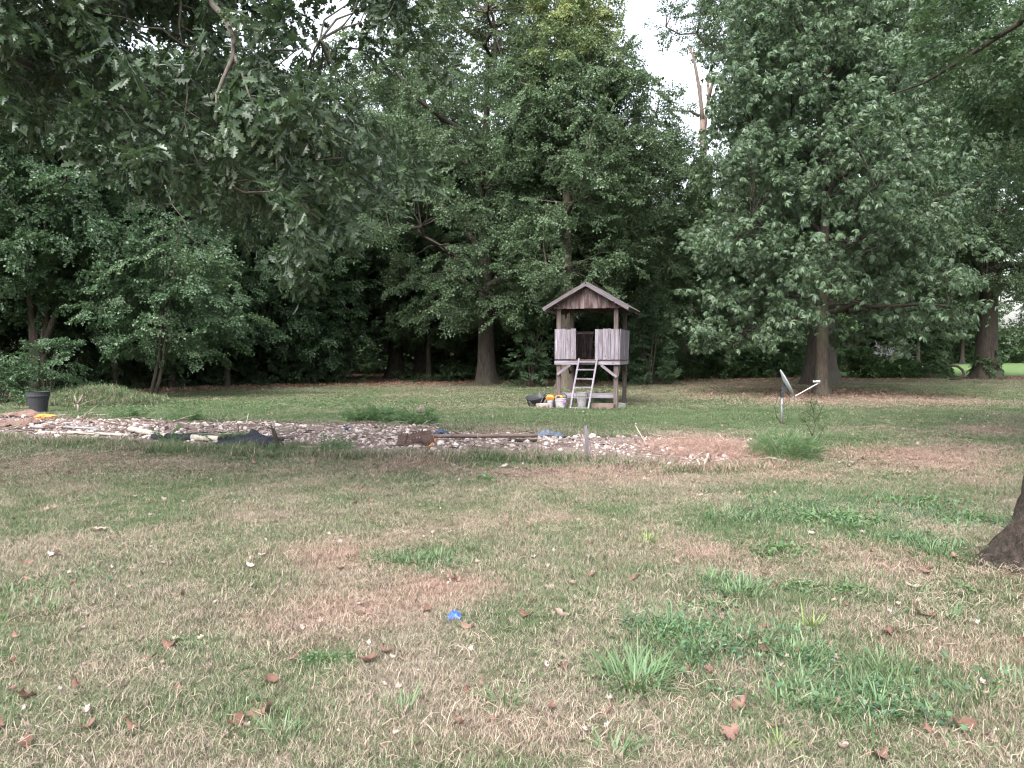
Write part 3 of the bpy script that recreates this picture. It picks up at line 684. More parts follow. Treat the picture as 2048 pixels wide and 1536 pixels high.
# ================================================================== PLAYHOUSE
def beam(name, parent, p0, p1, w, t, mat, hint=(0, 1, 0), rg=None, label=None, warp=.004):
    "board or timber with its length along local Z, width across, thickness along hint"
    p0 = Vector(p0); p1 = Vector(p1); z = (p1 - p0); L = z.length; z.normalize(); y = Vector(hint); y = (y - z * y.dot(z)).normalized(); x = y.cross(z)
    rg = rg or rng; vs = []; fs = []; seg = 2
    for i in range(seg + 1):
        q = L * i / seg; ox, oy = (rg.normal(0, warp), rg.normal(0, warp)) if i == 1 else (0, 0)
        for sx, sy in ((-1, -1), (1, -1), (1, 1), (-1, 1)): vs.append((sx * w / 2 + ox + rg.normal(0, warp * .3), sy * t / 2 + oy, q + (rg.normal(0, warp) if i != 1 else 0)))
    for i in range(seg):
        for k in range(4): fs.append((i * 4 + k, i * 4 + (k + 1) % 4, (i + 1) * 4 + (k + 1) % 4, (i + 1) * 4 + k))
    fs.append((3, 2, 1, 0)); fs.append((seg * 4, seg * 4 + 1, seg * 4 + 2, seg * 4 + 3))
    o = mk(name, vs, fs, mat, parent=parent); o.matrix_local = Matrix.Translation(p0) @ Matrix((x, y, z)).transposed().to_4x4()
    if label: o['label'] = label
    return o
PH = (1.315, 21.58); RZ = R(-15); W, D = 1.60, 2.0
ph = empty('playhouse', (PH[0], PH[1], 0), RZ, 'weathered grey wooden playhouse raised on posts with a pitched roof', 'playhouse')
gph = -.03
Hp = 2.76
for (u, v, nm) in ((0, 0, ''), (W, 0, ''), (0, D, ''), (W, D, '')):
    beam('post', ph, (u, v, gph - .05), (u, v, Hp), .115, .095, M['wood_dull'], label=None)
# floor frame and deck
beam('floor_beam', ph, (-.11, -.085, 1.245), (W + .12, -.085, 1.245), .035, .10, M['wood'], hint=(0, 0, 1))
beam('floor_beam', ph, (-.11, D + .085, 1.24), (W + .12, D + .085, 1.24), .035, .10, M['wood_dull'], hint=(0, 0, 1))
beam('floor_beam', ph, (W + .09, -.06, 1.24), (W + .09, D + .06, 1.24), .035, .10, M['wood'], hint=(0, 0, 1))
beam('floor_beam', ph, (-.09, -.06, 1.24), (-.09, D + .06, 1.24), .035, .10, M['wood_dull'], hint=(0, 0, 1))
for i in range(14):
    v = -.06 + (D + .12) * (i + .5) / 14
    beam('floor_plank', ph, (-.10, v, 1.312), (W + .10, v, 1.312), .028 if False else .138, .028, M['wood_dull'], hint=(0, 0, 1))
# waist-high walls, one board each
def wall(u0, v0, u1, v1, n, z0, z1, mat, gaps=(), out=(0, -1), lean=0.0):
    a = np.array((u0, v0)); b = np.array((u1, v1)); L = np.linalg.norm(b - a); w = L / n
    for i in range(n):
        if i in gaps: continue
        c = a + (b - a) * (i + .5) / n; j = rng.uniform(-.015, .012); ww = w - rng.uniform(.004, .012)
        beam('board', ph, (c[0], c[1], z0 + rng.uniform(-.01, .01)), (c[0] + lean * out[0], c[1] + lean * out[1], z1 + j), ww, .02 + rng.uniform(0, .004), mat, hint=(out[0], out[1], 0), warp=.003)
ZW0, ZW1 = 1.335, 2.18
wall(-.105, -.075, .50, -.075, 4, ZW0, ZW1, M['wood'])
wall(1.03, -.075, W + .085, -.075, 6, ZW0, ZW1, M['wood'])
wall(W + .10, -.06, W + .10, .92, 5, ZW0 - .0, ZW1, M['wood'], out=(1, 0), lean=.02)
wall(W + .10, 1.02, W + .10, D + .05, 5, ZW0 - .02, ZW1, M['wood'], out=(1, 0), lean=.03)
wall(-.10, -.05, -.10, D + .05, 10, ZW0, ZW1, M['wood_brown'], out=(-1, 0))
wall(-.06, D + .075, .63, D + .075, 5, ZW0, ZW1 - .02, M['wood_brown'], out=(0, 1))
wall(1.12, D + .075, W + .06, D + .075, 4, ZW0, ZW1, M['wood_brown'], out=(0, 1))
for v, z in ((-.045, 1.42), (-.045, 2.10)):
    beam('rail', ph, (.065, v, z), (.50, v, z), .03, .07, M['wood_dull'], hint=(0, 0, 1)); beam('rail', ph, (1.03, v, z), (W - .06, v, z), .03, .07, M['wood_dull'], hint=(0, 0, 1))
for z in (1.42, 2.1):
    beam('rail', ph, (W + .068, .06, z), (W + .068, D - .06, z), .03, .07, M['wood_dull'], hint=(0, 0, 1))
    beam('rail', ph, (-.068, .06, z), (-.068, D - .06, z), .03, .07, M['wood_dull'], hint=(0, 0, 1))
beam('rail', ph, (-.06, D + .045, 2.12), (.66, D + .045, 2.12), .03, .08, M['wood_brown'], hint=(0, 0, 1))
# braces under the deck
beam('brace', ph, (-.02, -.10, .92), (.34, -.10, 1.19), .07, .035, M['wood']); beam('brace', ph, (W + .03, -.10, .86), (W - .40, -.10, 1.19), .07, .035, M['wood'])
beam('brace', ph, (W + .06, -.02, .86), (W + .06, .30, 1.19), .07, .03, M['wood'], hint=(1, 0, 0)); beam('brace', ph, (W + .06, D + .02, .92), (W + .06, D - .34, 1.19), .07, .03, M['wood_dull'], hint=(1, 0, 0))
beam('brace', ph, (.03, D + .02, .92), (.42, D + .02, 1.19), .07, .03, M['wood_brown']); beam('brace', ph, (-.06, D - .02, .9), (-.06, D - .36, 1.19), .07, .03, M['wood_brown'], hint=(1, 0, 0))
beam('cross_beam', ph, (-.04, .065, .335), (W + .04, .065, .335), .035, .13, M['wood'], hint=(0, 0, 1))
# top plates
for v in (0, D): beam('top_plate', ph, (-.06, v, Hp + .035), (W + .06, v, Hp + .035), .09, .09, M['wood_brown'], hint=(0, 0, 1))
for u in (0, W): beam('top_plate', ph, (u, -.28, Hp + .125), (u, D + .35, Hp + .125), .06, .085, M['wood_brown'], hint=(0, 0, 1))
# gable of vertical boards
cx = W / 2; RH = 1.17; ridge = 3.44; slope = math.tan(R(30.0)); half_g = .92; nb = 15
for vv in (-.115, D + .16):
    for i in range(nb):
        w = 2 * half_g / nb; x0 = cx - half_g + i * w + .003; x1 = x0 + w - .006; za = ridge - .11 - abs(x0 - cx) * slope; zb = ridge - .11 - abs(x1 - cx) * slope; zl = 2.745 + rng.uniform(-.008, .008)
        za = max(za, zl + .01); zb = max(zb, zl + .01); tt = .018 + rng.uniform(0, .006); mb = MB(); s = []
        cc_ = (x0 + x1) / 2; topm = ridge - .11
        for q in (vv - tt, vv): s += [(x0 - cc_, q - vv, 0), (x1 - cc_, q - vv, 0), (x1 - cc_, q - vv, zb - zl), (x0 - cc_, q - vv, za - zl)]
        mb.add(s, [(0, 1, 2, 3), (7, 6, 5, 4), (0, 4, 5, 1), (1, 5, 6, 2), (2, 6, 7, 3), (3, 7, 4, 0)])
        o = mb.build('gable_board', M['wood_brown'], ph); o.location = (cc_, vv, zl)
# roof: rafters, sheeting, barge boards
M['roof'] = plain_mat('weathered_roof_sheet', (.10, .09, .085), .7, .4, 6, c2=(.035, .03, .028), bump=.01)
r0, r1 = -.30, 2.62
for sgn, nm in ((-1, 'left'), (1, 'right')):
    rf = MB(); xo = cx + sgn * RH; zo = ridge - RH * slope - .0; nn = np.array((sgn * math.sin(R(30)), 0, math.cos(R(30))))
    N = 34; fl = []
    for i in range(N + 1):
        v = r0 + (r1 - r0) * i / N; wv = .012 * math.sin(i * pi)
        dz = .013 * (1 if i % 2 else -1)
        for (xx, zz_) in ((cx, ridge + .012), (xo + (sgn * .03), zo - .015)):
            fl.append((xx + nn[0] * dz, v, zz_ + nn[2] * dz + .012)); fl.append((xx + nn[0] * (dz - .008), v, zz_ + nn[2] * (dz - .008) + .006))
    fs = []
    for i in range(N):
        a, b_ = i * 4, i * 4 + 4; fs += [(a, b_, b_ + 2, a + 2), (a + 1, a + 3, b_ + 3, b_ + 1), (a + 2, b_ + 2, b_ + 3, a + 3), (a, a + 1, b_ + 1, b_)]
    fs += [(0, 2, 3, 1), (N * 4, N * 4 + 1, N * 4 + 3, N * 4 + 2)]
    rf.add(fl, fs); ro = rf.build('roof_sheet', M['roof'], ph)
    for k in range(7):
        v = -.20 + 2.68 * k / 6
        beam('rafter', ph, (cx + sgn * .02, v, ridge - .075), (xo, v, zo - .075), .038, .075, M['wood_brown'], hint=(nn[0], 0, nn[2]))
    for v, mt in ((-.325, 'wood_trim'), (2.64, 'wood_dull')):
        beam('barge_board', ph, (cx + sgn * .008, v, ridge - .045), (xo + sgn * .02 + (0 if sgn < 0 else -.02), v, zo - .045), .022 if False else .095, .024, M[mt], hint=(0, 1, 0))
# dark scrap of ply hanging at the upper left corner
mb = MB(); mb.add([(.07, .4, Hp - .02), (.07, .95, Hp - .02), (.07, .72, Hp - .28), (.05, .4, Hp - .02), (.05, .95, Hp - .02), (.05, .72, Hp - .28)], [(0, 1, 2), (5, 4, 3), (0, 3, 4, 1), (1, 4, 5, 2), (2, 5, 3, 0)]); mb.build('corner_brace', M['wood_brown'], ph)
# ladder: leans on the deck, a thing of its own
ld = empty('ladder', (PH[0], PH[1], 0), RZ, 'grey wooden ladder leaning on the playhouse deck', 'ladder')
def lp(u, t, du=0): return (u - .16 * (1 - t) + du, -.13 - .50 * (1 - t), -.02 + 1.375 * t)
for u in (.60, 1.10): beam('side_rail', ld, lp(u, 0), lp(u, 1.0), .045, .085, M['wood'], hint=(0, 1, .3))
for t in (.04, .235, .43, .605, .785, .94):
    a, b_ = lp(.60, t), lp(1.10, t); z_ = rng.uniform(-.012, .012)
    beam('rung', ld, (a[0] + .02, a[1], a[2]), (b_[0] - .02, b_[1], b_[2] + z_), .07, .035, M['wood'], hint=(0, 0, 1))

def L2W(u, v, z=0.0):
    c, s = math.cos(RZ), math.sin(RZ); return (PH[0] + u * c - v * s, PH[1] + u * s + v * c, z)
M['white_plastic'] = plain_mat('scuffed_white_plastic', (.40, .385, .40), .5, .6, 7, c2=(.27, .25, .25))
M['black_plastic'] = plain_mat('faded_black_plastic', (.028, .030, .036), .5, .3, 9, c2=(.05, .05, .055))
M['yellow'] = plain_mat('orange_yellow_plastic', (.50, .21, .03), .45, .5, 12, c2=(.20, .08, .02))
M['rust'] = plain_mat('rusty_brown_steel', (.12, .07, .055), .8, .7, 14, c2=(.045, .03, .028), bump=.01)
M['galv'] = plain_mat('grey_steel', (.30, .31, .33), .5, .4, 14, c2=(.17, .17, .18), metal=.5)
M['dish'] = plain_mat('pale_painted_steel', (.55, .58, .60), .42, .3, 3, c2=(.42, .45, .46))
M['wire'] = plain_mat('black_cable', (.012, .012, .013), .5, .1)
M['clay'] = plain_mat('sun_bleached_brown_wood', (.22, .16, .14), .85, .7, 6, c2=(.10, .07, .06), bump=.01)
M['pvc'] = plain_mat('dirty_white_pipe', (.62, .57, .49), .5, .6, 7, c2=(.30, .25, .20), grain=(1, 1, 1))
M['tarp'] = plain_mat('black_blue_sheet', (.009, .010, .014), .5, .4, 5, c2=(.022, .026, .040), bump=.02, spec=.3)
M['orange'] = plain_mat('orange_board', (.60, .22, .03), .6, .4, 9, c2=(.50, .20, .05))
M['stick'] = bark_mat('dry_stick', (.10, .08, .07), (.30, .25, .21), 4.0, .004)
M['white_wood'] = plain_mat('split_pale_wood', (.60, .54, .45), .8, .5, 9, c2=(.36, .30, .24))
M['paper'] = plain_mat('white_paper', (.74, .73, .74), .7, .15)

def bucket(label, loc, h, r0_, r1_, mat='white_plastic', tilt=(0, 0), rz=0, lid=False, name='bucket', cat='bucket', handle=True):
    e = empty(name, loc, rz, label, cat); e.rotation_euler = (tilt[0], tilt[1], rz); mb = MB()
    pr = [(r0_, 0), (r0_ + (r1_ - r0_) * .78, h * .78), (r1_ * 1.035, h * .79), (r1_ * 1.035, h * .83), (r1_, h * .84), (r1_ * 1.01, h * .97), (r1_ * 1.05, h * .98), (r1_ * 1.05, h), (r1_ * .97, h), (r0_ * .95, .012)]
    mb.lathe(pr, 24, cap0=True, cap1=True); mb.build('body', M[mat], e)
    if lid:
        mb = MB(); mb.lathe([(r1_ * 1.06, h - .02), (r1_ * 1.08, h + .012), (r1_ * .95, h + .018), (r1_ * .93, h + .006)], 24); mb.build('lid', M[mat], e)
    if handle:
        mb = MB(); a = np.linspace(0, pi, 14); mb.tube([(math.cos(t) * r1_ * 1.05, -math.sin(t) * r1_ * .95, h * .82 - math.sin(t) * h * .30) for t in a], .0028, 5); mb.build('handle', M['galv'], e)
    return e
g_ = lambda x, y: gz(x, y)
def put(u, v): p = L2W(u, v); return (p[0], p[1], g_(p[0], p[1]) - .005)
bucket('white plastic bucket standing upright behind the ladder', put(.66, -.02), .42, .115, .15)
bucket('scuffed white bucket with a lilac mark left of the ladder foot', put(.16, -.52), .27, .13, .155, tilt=(0, .0), rz=1.9)
bucket('small cream tub squeezed between the tyre and the bucket', put(-.14, -.50), .20, .07, .085, handle=False)
mb = MB(); mb.box((0, 0, 0), (.10, .004, .07)); o = mb.build('lilac_label', plain_mat('lilac_print', (.50, .22, .55), .6, .2), [x for x in COL if x.name == 'bucket.001'][0]); o.location = (-.157, -.04, .20); o.rotation_euler = (0, 0, R(-76))
# white crate lying on its side
tr = empty('plastic_tray', put(-.32, -.48), R(-24), 'low pinkish white tray lying beside the black trough', 'tray'); mb = MB()
mb.add([(-.16, -.1, 0), (.16, -.1, 0), (.16, .1, 0), (-.16, .1, 0), (-.19, -.13, .11), (.19, -.13, .11), (.19, .13, .11), (-.19, .13, .11), (-.175, -.115, .11), (.175, -.115, .11), (.175, .115, .11), (-.175, .115, .11), (-.15, -.09, .015), (.15, -.09, .015), (.15, .09, .015), (-.15, .09, .015)],
       [(3, 2, 1, 0), (0, 1, 5, 4), (1, 2, 6, 5), (2, 3, 7, 6), (3, 0, 4, 7), (4, 5, 9, 8), (5, 6, 10, 9), (6, 7, 11, 10), (7, 4, 8, 11), (8, 9, 13, 12), (9, 10, 14, 13), (10, 11, 15, 14), (11, 8, 12, 15), (12, 13, 14, 15)])
mb.build('tray_body', plain_mat('pink_white_plastic', (.55, .44, .44), .5, .4), tr)
# black trough, tilted
tg = empty('trough', put(-.62, -.18), R(20), 'black rounded plastic trough tipped beside the yellow chainsaw cases', 'trough'); mb = MB(); vs = []; n = 22
for (sx, sy, z) in ((.26, .13, 0), (.31, .17, .14), (.34, .19, .22), (.355, .205, .235), (.33, .18, .235), (.29, .15, .10), (.24, .11, .03)):
    for k in range(n):
        a = 2 * pi * k / n; c, s = math.cos(a), math.sin(a); vs.append((.8 * sx * math.copysign(abs(c) ** .6, c), sy * math.copysign(abs(s) ** .6, s), z))
fs = [(i * n + k, i * n + (k + 1) % n, (i + 1) * n + (k + 1) % n, (i + 1) * n + k) for i in range(6) for k in range(n)] + [tuple(range(n))[::-1], tuple(6 * n + k for k in range(n))]
mb.add(vs, fs); mb.build('trough_body', M['black_plastic'], tg, True); tg.rotation_euler = (R(14), R(-10), R(24)); tg.location.z += .06
mb = MB(); mb.tube([(-.30, -.19, .23), (-.20, -.24, .08), (-.05, -.23, .02), (.05, -.25, .16), (.12, -.20, .24)], .004, 5); mb.build('cord', M['white_plastic'], tg)
# two yellow power tools on the boxes
def tool(label, loc, rz, flip):
    e = empty('power_tool', loc, rz, label, 'power tool', None); mb = MB()
    mb.add([(-.12, -.06, 0), (.12, -.06, 0), (.12, .06, 0), (-.12, .06, 0), (-.13, -.07, .07), (.10, -.07, .09), (.10, .07, .09), (-.13, .07, .07), (-.08, -.045, .14), (.06, -.045, .15), (.06, .045, .15), (-.08, .045, .14)],
           [(3, 2, 1, 0), (0, 1, 5, 4), (1, 2, 6, 5), (2, 3, 7, 6), (3, 0, 4, 7), (4, 5, 9, 8), (5, 6, 10, 9), (6, 7, 11, 10), (7, 4, 8, 11), (8, 9, 10, 11)]); mb.build('housing', M['yellow'], e)
    mb = MB(); mb.tube([(.10, 0, .02), (.17, 0, .04), (.19, 0, .12), (.13, 0, .18), (.02, 0, .175)], .018, 8); mb.build('grip', M['black_plastic'], e)
    mb = MB(); mb.lathe([(.05, 0), (.055, .02), (.05, .045), (.02, .05)], 14); o = mb.build('motor_cap', M['black_plastic'], e); o.rotation_euler = (R(90), 0, 0); o.location = (-.03, -.055, .075)
    return e
mb = MB(); mb.box((0, 0, .10), (.44, .26, .20)); bxo = mb.build('storage_box', M['black_plastic']); bxo.location = put(-.08, -.16); bxo.rotation_euler = (0, 0, R(-20)); tag(bxo, 'dark storage box under the yellow power tools', 'box')
q = put(-.20, -.18); tool('orange yellow power tool, nearer the black trough', (q[0], q[1], q[2] + .205), R(160), 0)
q = put(.06, -.14); tool('orange yellow power tool with a dark grip, nearer the ladder', (q[0], q[1], q[2] + .205), R(-15), 0)
# planter box under the right corner
pb = empty('planter_box', put(1.28, -.22), R(-14), 'low brown wooden planter box at the right front playhouse post', 'planter')
for i, (a, b_) in enumerate((((-.30, -.14, .075), (.30, -.14, .075)), ((-.30, .14, .075), (.30, .14, .075)), ((-.295, -.12, .075), (-.295, .12, .075)), ((.295, -.12, .075), (.295, .12, .075)))):
    beam('board', pb, a, b_, .022, .14, M['clay'], hint=(0, 0, 1))
mb = MB(); mb.box((0, 0, .05), (.56, .24, .08)); mb.build('soil', M['bed'], pb)
# stone slab beside it
mb = MB(); mb.box((0, 0, .07), (.22, .12, .15)); slb = mb.build('concrete_block', plain_mat('grey_concrete', (.26, .25, .24), .9, .4, bump=.02)); slb.location = put(1.72, .12); slb.rotation_euler = (.1, .15, .3); tag(slb, 'grey block leaning at the rear right playhouse post', 'block')

def shrub(name, label, loc, rx, ry, h, n, kind='shrub', seed=0, cat='shrub', scl=.8, stems=7, group=None, tint=0.0):
    rg = np.random.default_rng(seed); e = empty(name, (loc[0], loc[1], g_(loc[0], loc[1])), 0, label, cat, group)
    th = rg.uniform(0, 2 * pi, n); q = rg.random(n) ** .5; z = rg.random(n); pr = (1 - z ** 2.2) ** .5 * (.75 + .25 * np.sin(3 * th + seed))
    P = np.stack([np.cos(th) * q * rx * pr, np.sin(th) * q * ry * pr, z * h * (.75 + .3 * fbm(np.cos(th) * 2 + seed, np.sin(th) * 2, 3))], 1)
    rt = np.stack([rg.normal(.1, .5, n), rg.normal(0, .4, n), np.arctan2(-np.cos(th), np.sin(th)) + rg.normal(0, .6, n)], 1)
    mb = MB()
    for i in range(stems):
        a = rg.uniform(0, 6.28); k = rg.uniform(.3, .8); mb.tube([(0.04 * math.cos(a), .04 * math.sin(a), -.03), (rx * k * .4 * math.cos(a), ry * k * .4 * math.sin(a), h * .4), (rx * k * math.cos(a), ry * k * math.sin(a), h * .75)], (.012 * max(.5, h), .009 * max(.5, h), .004), 5)
    mb.build('stem', M['bark_dark'], e); scatter('foliage', P, rt, rg.uniform(.6, 1.2, n) * scl, B[kind], {'tint': rg.random(n) * .4 + tint}, e, seed)
    return e
p = L2W(1.15, .35); shrub('shrub', 'low dark leafy shrub growing under the playhouse deck', p, .42, .3, .48, 90, seed=3, scl=.45)

# ================================================================== SATELLITE DISH
dp = gp(1563, 848); ds = dp[1] / F
sd_ = empty('satellite_dish', (dp[0], dp[1], g_(*dp)), 0, 'pale satellite dish on a grey pole tilted towards the trees', 'satellite dish')
mb = MB(); mb.tube([(0, 0, -.1), (0, 0, .66)], .024, 14); mb.build('pole', M['galv'], sd_, True)
mb = MB(); mb.lathe([(.032, .0), (.034, .03), (.034, .09), (.028, .10)], 12); o = mb.build('pole_collar', M['rust'], sd_)
# bowl: axis points right, up and a little towards the camera
ax = Vector((.86, -.20, .47)).normalized(); up = Vector((0, 0, 1)); up = (up - ax * up.dot(ax)).normalized(); sidev = ax.cross(up)
cen = Vector(((1574 - 1563) * ds, 0, 1.6 - (764 - 700) * ds)); R1, R2 = .325, .29; vs = []; fs = []; nr, ns = 7, 36
def bowl(r, a, off): 
    return cen + up * (R1 * r * math.cos(a)) + sidev * (R2 * r * math.sin(a)) + ax * (.055 * r * r - .055 + off)
for off in (0, -.008):
    for i in range(nr + 1):
        for k in range(ns): vs.append(bowl(i / nr if i else .001, 2 * pi * k / ns, off))
m0 = (nr + 1) * ns
for i in range(nr):
    for k in range(ns):
        k2 = (k + 1) % ns; fs.append((i * ns + k, i * ns + k2, (i + 1) * ns + k2, (i + 1) * ns + k)); fs.append((m0 + i * ns + k, m0 + (i + 1) * ns + k, m0 + (i + 1) * ns + k2, m0 + i * ns + k2))
for k in range(ns): k2 = (k + 1) % ns; fs.append((nr * ns + k, nr * ns + k2, m0 + nr * ns + k2, m0 + nr * ns + k))
mb = MB(); mb.add(vs, fs); dish = mb.build('reflector', M['dish'], sd_, True)
mb = MB(); mb.tube([bowl(1.0, 2 * pi * k / 36, 0) for k in range(37)], .006, 6, cap=False); mb.build('rim', M['galv'], dish)
bk = cen - ax * .07
mb = MB(); Mx = Matrix.Translation(bk) @ Matrix((sidev, up, ax)).transposed().to_4x4()
for (c_, d_) in (((0, -.05, .0), (.12, .18, .03)), ((-.05, -.08, -.05), (.012, .12, .10)), ((.05, -.08, -.05), (.012, .12, .10))): mb.box(c_, d_, Mx)
mb.box((0, 0, .66), (.07, .07, .10)); mb.tube([(0, 0, .70), tuple(bk - up * .06)], .022, 8); mb.build('bracket', M['black_plastic'], sd_)
tip = Vector(((1632 - 1563) * ds, -.10, 1.6 - (764 - 700) * ds)); bot = bowl(1.0, pi, -.01)
mb = MB(); mb.tube([bot - ax * .05, bot, tip], .011, 6); mb.build('feed_arm', M['dish'], sd_)
mb = MB(); hd_ = tip + Vector((0, 0, .035)); dirn = (cen - hd_).normalized(); mb.tube([hd_ + dirn * -.02, hd_ + dirn * .05], (.028, .028), 10); mb.tube([hd_ + dirn * .05, hd_ + dirn * .07, hd_ + dirn * .11], (.018, .018, .034), 10)
mb.tube([hd_ + Vector((.02, 0, .03)), hd_ + Vector((.02, 0, -.045))], .02, 8); mb.tube([hd_ + dirn * .02 + Vector((0, .05, 0)), hd_ + dirn * .02 + Vector((0, -.05, 0))], .016, 8); mb.build('receiver', M['white_plastic'], sd_, True)
mb = MB()
mb.tube([(0.02, -.03, .70), (-.10, -.06, .62), (-.17, -.05, .40), (-.12, -.03, .18), (-.03, -.02, .04)], .0045, 6)
mb.tube([(0.02, -.03, .68), (-.06, -.04, .52), (.02, -.05, .38), (.13, -.03, .45), (.17, -.02, .60), (.10, -.01, .70)], .0045, 6); mb.build('cable', M['wire'], sd_)

# ================================================================== THINGS ON AND ROUND THE STONY BED
def gb_(px, py):
    p = gp(px, py); return float(p[0]), float(p[1])
def zb(x, y):
    x, y = np.array([x]), np.array([y]); return float(bed_z(x, y)[0] if bed_sd(x, y)[0] > -.3 else gz_arr(x, y)[0])
def lying(name, label, cat, pa, pb_, r, mat, sides=10, lift=0.0, hollow=False, group=None, bend=0.0, zt=None):
    a = gb_(*pa); b = gb_(*pb_); n = 6; e = empty(name, (a[0], a[1], zb(*a)), 0, label, cat, group); mb = MB(); pts = []
    for i in range(n + 1):
        t = i / n; x = a[0] + (b[0] - a[0]) * t; y = a[1] + (b[1] - a[1]) * t + bend * math.sin(pi * t); z0_ = zb(*a) * (1 - t) + zb(*b) * t
        pts.append((x - a[0], y - a[1], z0_ - zb(*a) + r * .8 + lift * (1 - t) + (zt or 0) * t))
    mb.tube(pts, r, sides, cap=not hollow)
    if hollow: mb.tube(pts, r * .86, sides, cap=False); 
    mb.build('pipe_wall' if hollow else 'shaft', M[mat], e, True)
    if hollow:
        for q, q2 in ((pts[0], pts[1]), (pts[-1], pts[-2])):
            mb = MB(); d = (np.array(q2) - np.array(q)); d /= np.linalg.norm(d); mb.tube([np.array(q), np.array(q) + d * .04], (r * 1.12, r * 1.12), sides, cap=False); mb.build('collar', M[mat], e)
        mb = MB(); mb.tube([pts[0], np.array(pts[0]) + (np.array(pts[1]) - np.array(pts[0])) * .05], r * .9, sides); mb.build('packed_dirt', M['rust'], e)
    return e
lying('pipe', 'dirty white pipe lying left of the first black sheet, propped on dirt', 'pipe', (262, 876), (334, 886), .052, 'pvc', 14, .06, True)
lying('pipe', 'short white pipe with a brown end between the two black sheets', 'pipe', (440, 893), (386, 888), .05, 'pvc', 14, .02, True)
lying('plank', 'long pale plank lying low along the near edge of the bed', 'plank', (136, 876), (258, 880), .03, 'pvc', 4, .01)
lying('plank', 'thin whitish strip of wood at the left end of the bed', 'plank', (68, 872), (130, 876), .018, 'white_wood', 4, .0)
lying('rail', 'grey metal strip lying behind the long pale plank', 'rail', (128, 868), (202, 869), .028, 'galv', 4, .02)
lying('stick', 'dry branch lying over the stones at the far left edge', 'stick', (22, 870), (75, 861), .014, 'stick', 6, .02)
lying('stick', 'thin white stick poking up from the back edge of the stones', 'stick', (493, 850), (497, 849), .008, 'white_wood', 5, .0, zt=.20)
lying('stick', 'long thin pale stick lying near the back left of the bed', 'stick', (185, 832), (245, 829), .012, 'white_wood', 5, .02)
lying('plank', 'long brown timber lying right of the rusty brackets', 'plank', (868, 896), (1075, 889), .034, 'clay', 4, .07, zt=.06)
lying('plank', 'short dark timber beside the right end of the long brown one', 'plank', (1030, 896), (1074, 894), .03, 'bark_dark', 4, .0)
lying('plank', 'faint pinkish board half buried right of the grey stake', 'plank', (1255, 903), (1320, 902), .025, 'clay', 4, .0)
lying('stick', 'broken rust coloured stick beside the rusty brackets', 'stick', (857, 906), (872, 897), .016, 'orange', 5, .0, zt=.05)
lying('stick', 'rusty stick lying on the pale stone heap right of the brackets', 'stick', (905, 876), (932, 882), .022, 'clay', 5, .05)
lying('stick', 'thin pale stick leaning at the back edge right of the grey stake', 'stick', (1292, 896), (1270, 886), .007, 'white_wood', 5, .0, zt=.22)
lying('stick', 'thin stick leaning out of the grass at the right end of the bed', 'stick', (1450, 885), (1436, 882), .006, 'white_wood', 5, .0, zt=.14)
# orange board, with thickness
a = gb_(72, 842); b = gb_(112, 842); o = beam('plank', None, (a[0], a[1], zb(*a) + .05), (b[0], b[1] - .1, zb(*b) + .05), .16, .05, M['orange'], hint=(0, -.4, 1)); tag(o, 'bright orange board near the black tub', 'plank')
# v of white sticks
vv = gp(1405, 935); e = empty('stick', (vv[0], vv[1], g_(*vv)), 0, 'two white splinters standing in a V in the pink straw', 'stick'); mb = MB(); mb.tube([(0.01, 0, -.02), (.085, .02, .19)], (.014, .016), 4); mb.build('splinter', M['white_wood'], e)
mb = MB(); mb.tube([(-.01, .01, -.02), (-.07, .02, .11)], (.011, .012), 4); mb.build('splinter', M['white_wood'], e)
# grey stake
st_ = gp(1171, 918); e = empty('stake', (st_[0], st_[1], g_(*st_)), 0, 'upright pale grey split stake at the near edge of the bed', 'stake')
beam('post', e, (.01, 0, -.05), (-.005, .02, .50), .05, .035, M['wood'], warp=.006); beam('post', e, (.035, .03, -.02), (.03, .03, .33), .03, .02, M['galv'], warp=.003)
# forked dark stake and twig stump
def forked(name, label, px, py, segs, mat='stick'):
    p = gp(px, py); e = empty(name, (p[0], p[1], zb(*p)), 0, label, 'stump'); s_ = p[1] / F; first = True
    for pts, r in segs:
        mb = MB(); mb.tube([((q[0] - px) * s_, (q[2] if len(q) > 2 else 0), (py - q[1]) * s_) for q in pts], np.linspace(r, r * .55, len(pts)), 7); mb.build('stem' if first else 'branch', M[mat], e, True); first = False
    return e
forked('forked_stump', 'dark split stake sticking out of the near edge of the stones', 560, 903, [([(558, 906), (552, 880), (546, 862), (543, 848)], .024), ([(561, 905), (553, 872), (548, 855)], .03), ([(566, 890, .05), (556, 876, .04)], .014)], 'bark')
forked('forked_stump', 'thin forked grey stump in front of the grassy mound', 159, 826, [([(158, 828), (157, 815), (155, 806)], .045), ([(155, 808), (152, 800), (150, 792)], .03), ([(156, 808), (162, 800), (166, 790)], .032), ([(160, 812), (170, 806), (186, 800, .2)], .012)], 'stick')
forked('forked_stump', 'dry branch standing in the debris at the left of the bed', 165, 852, [([(163, 850), (172, 836), (182, 818, .3)], .016), ([(170, 838), (178, 830), (190, 826)], .009)], 'stick')
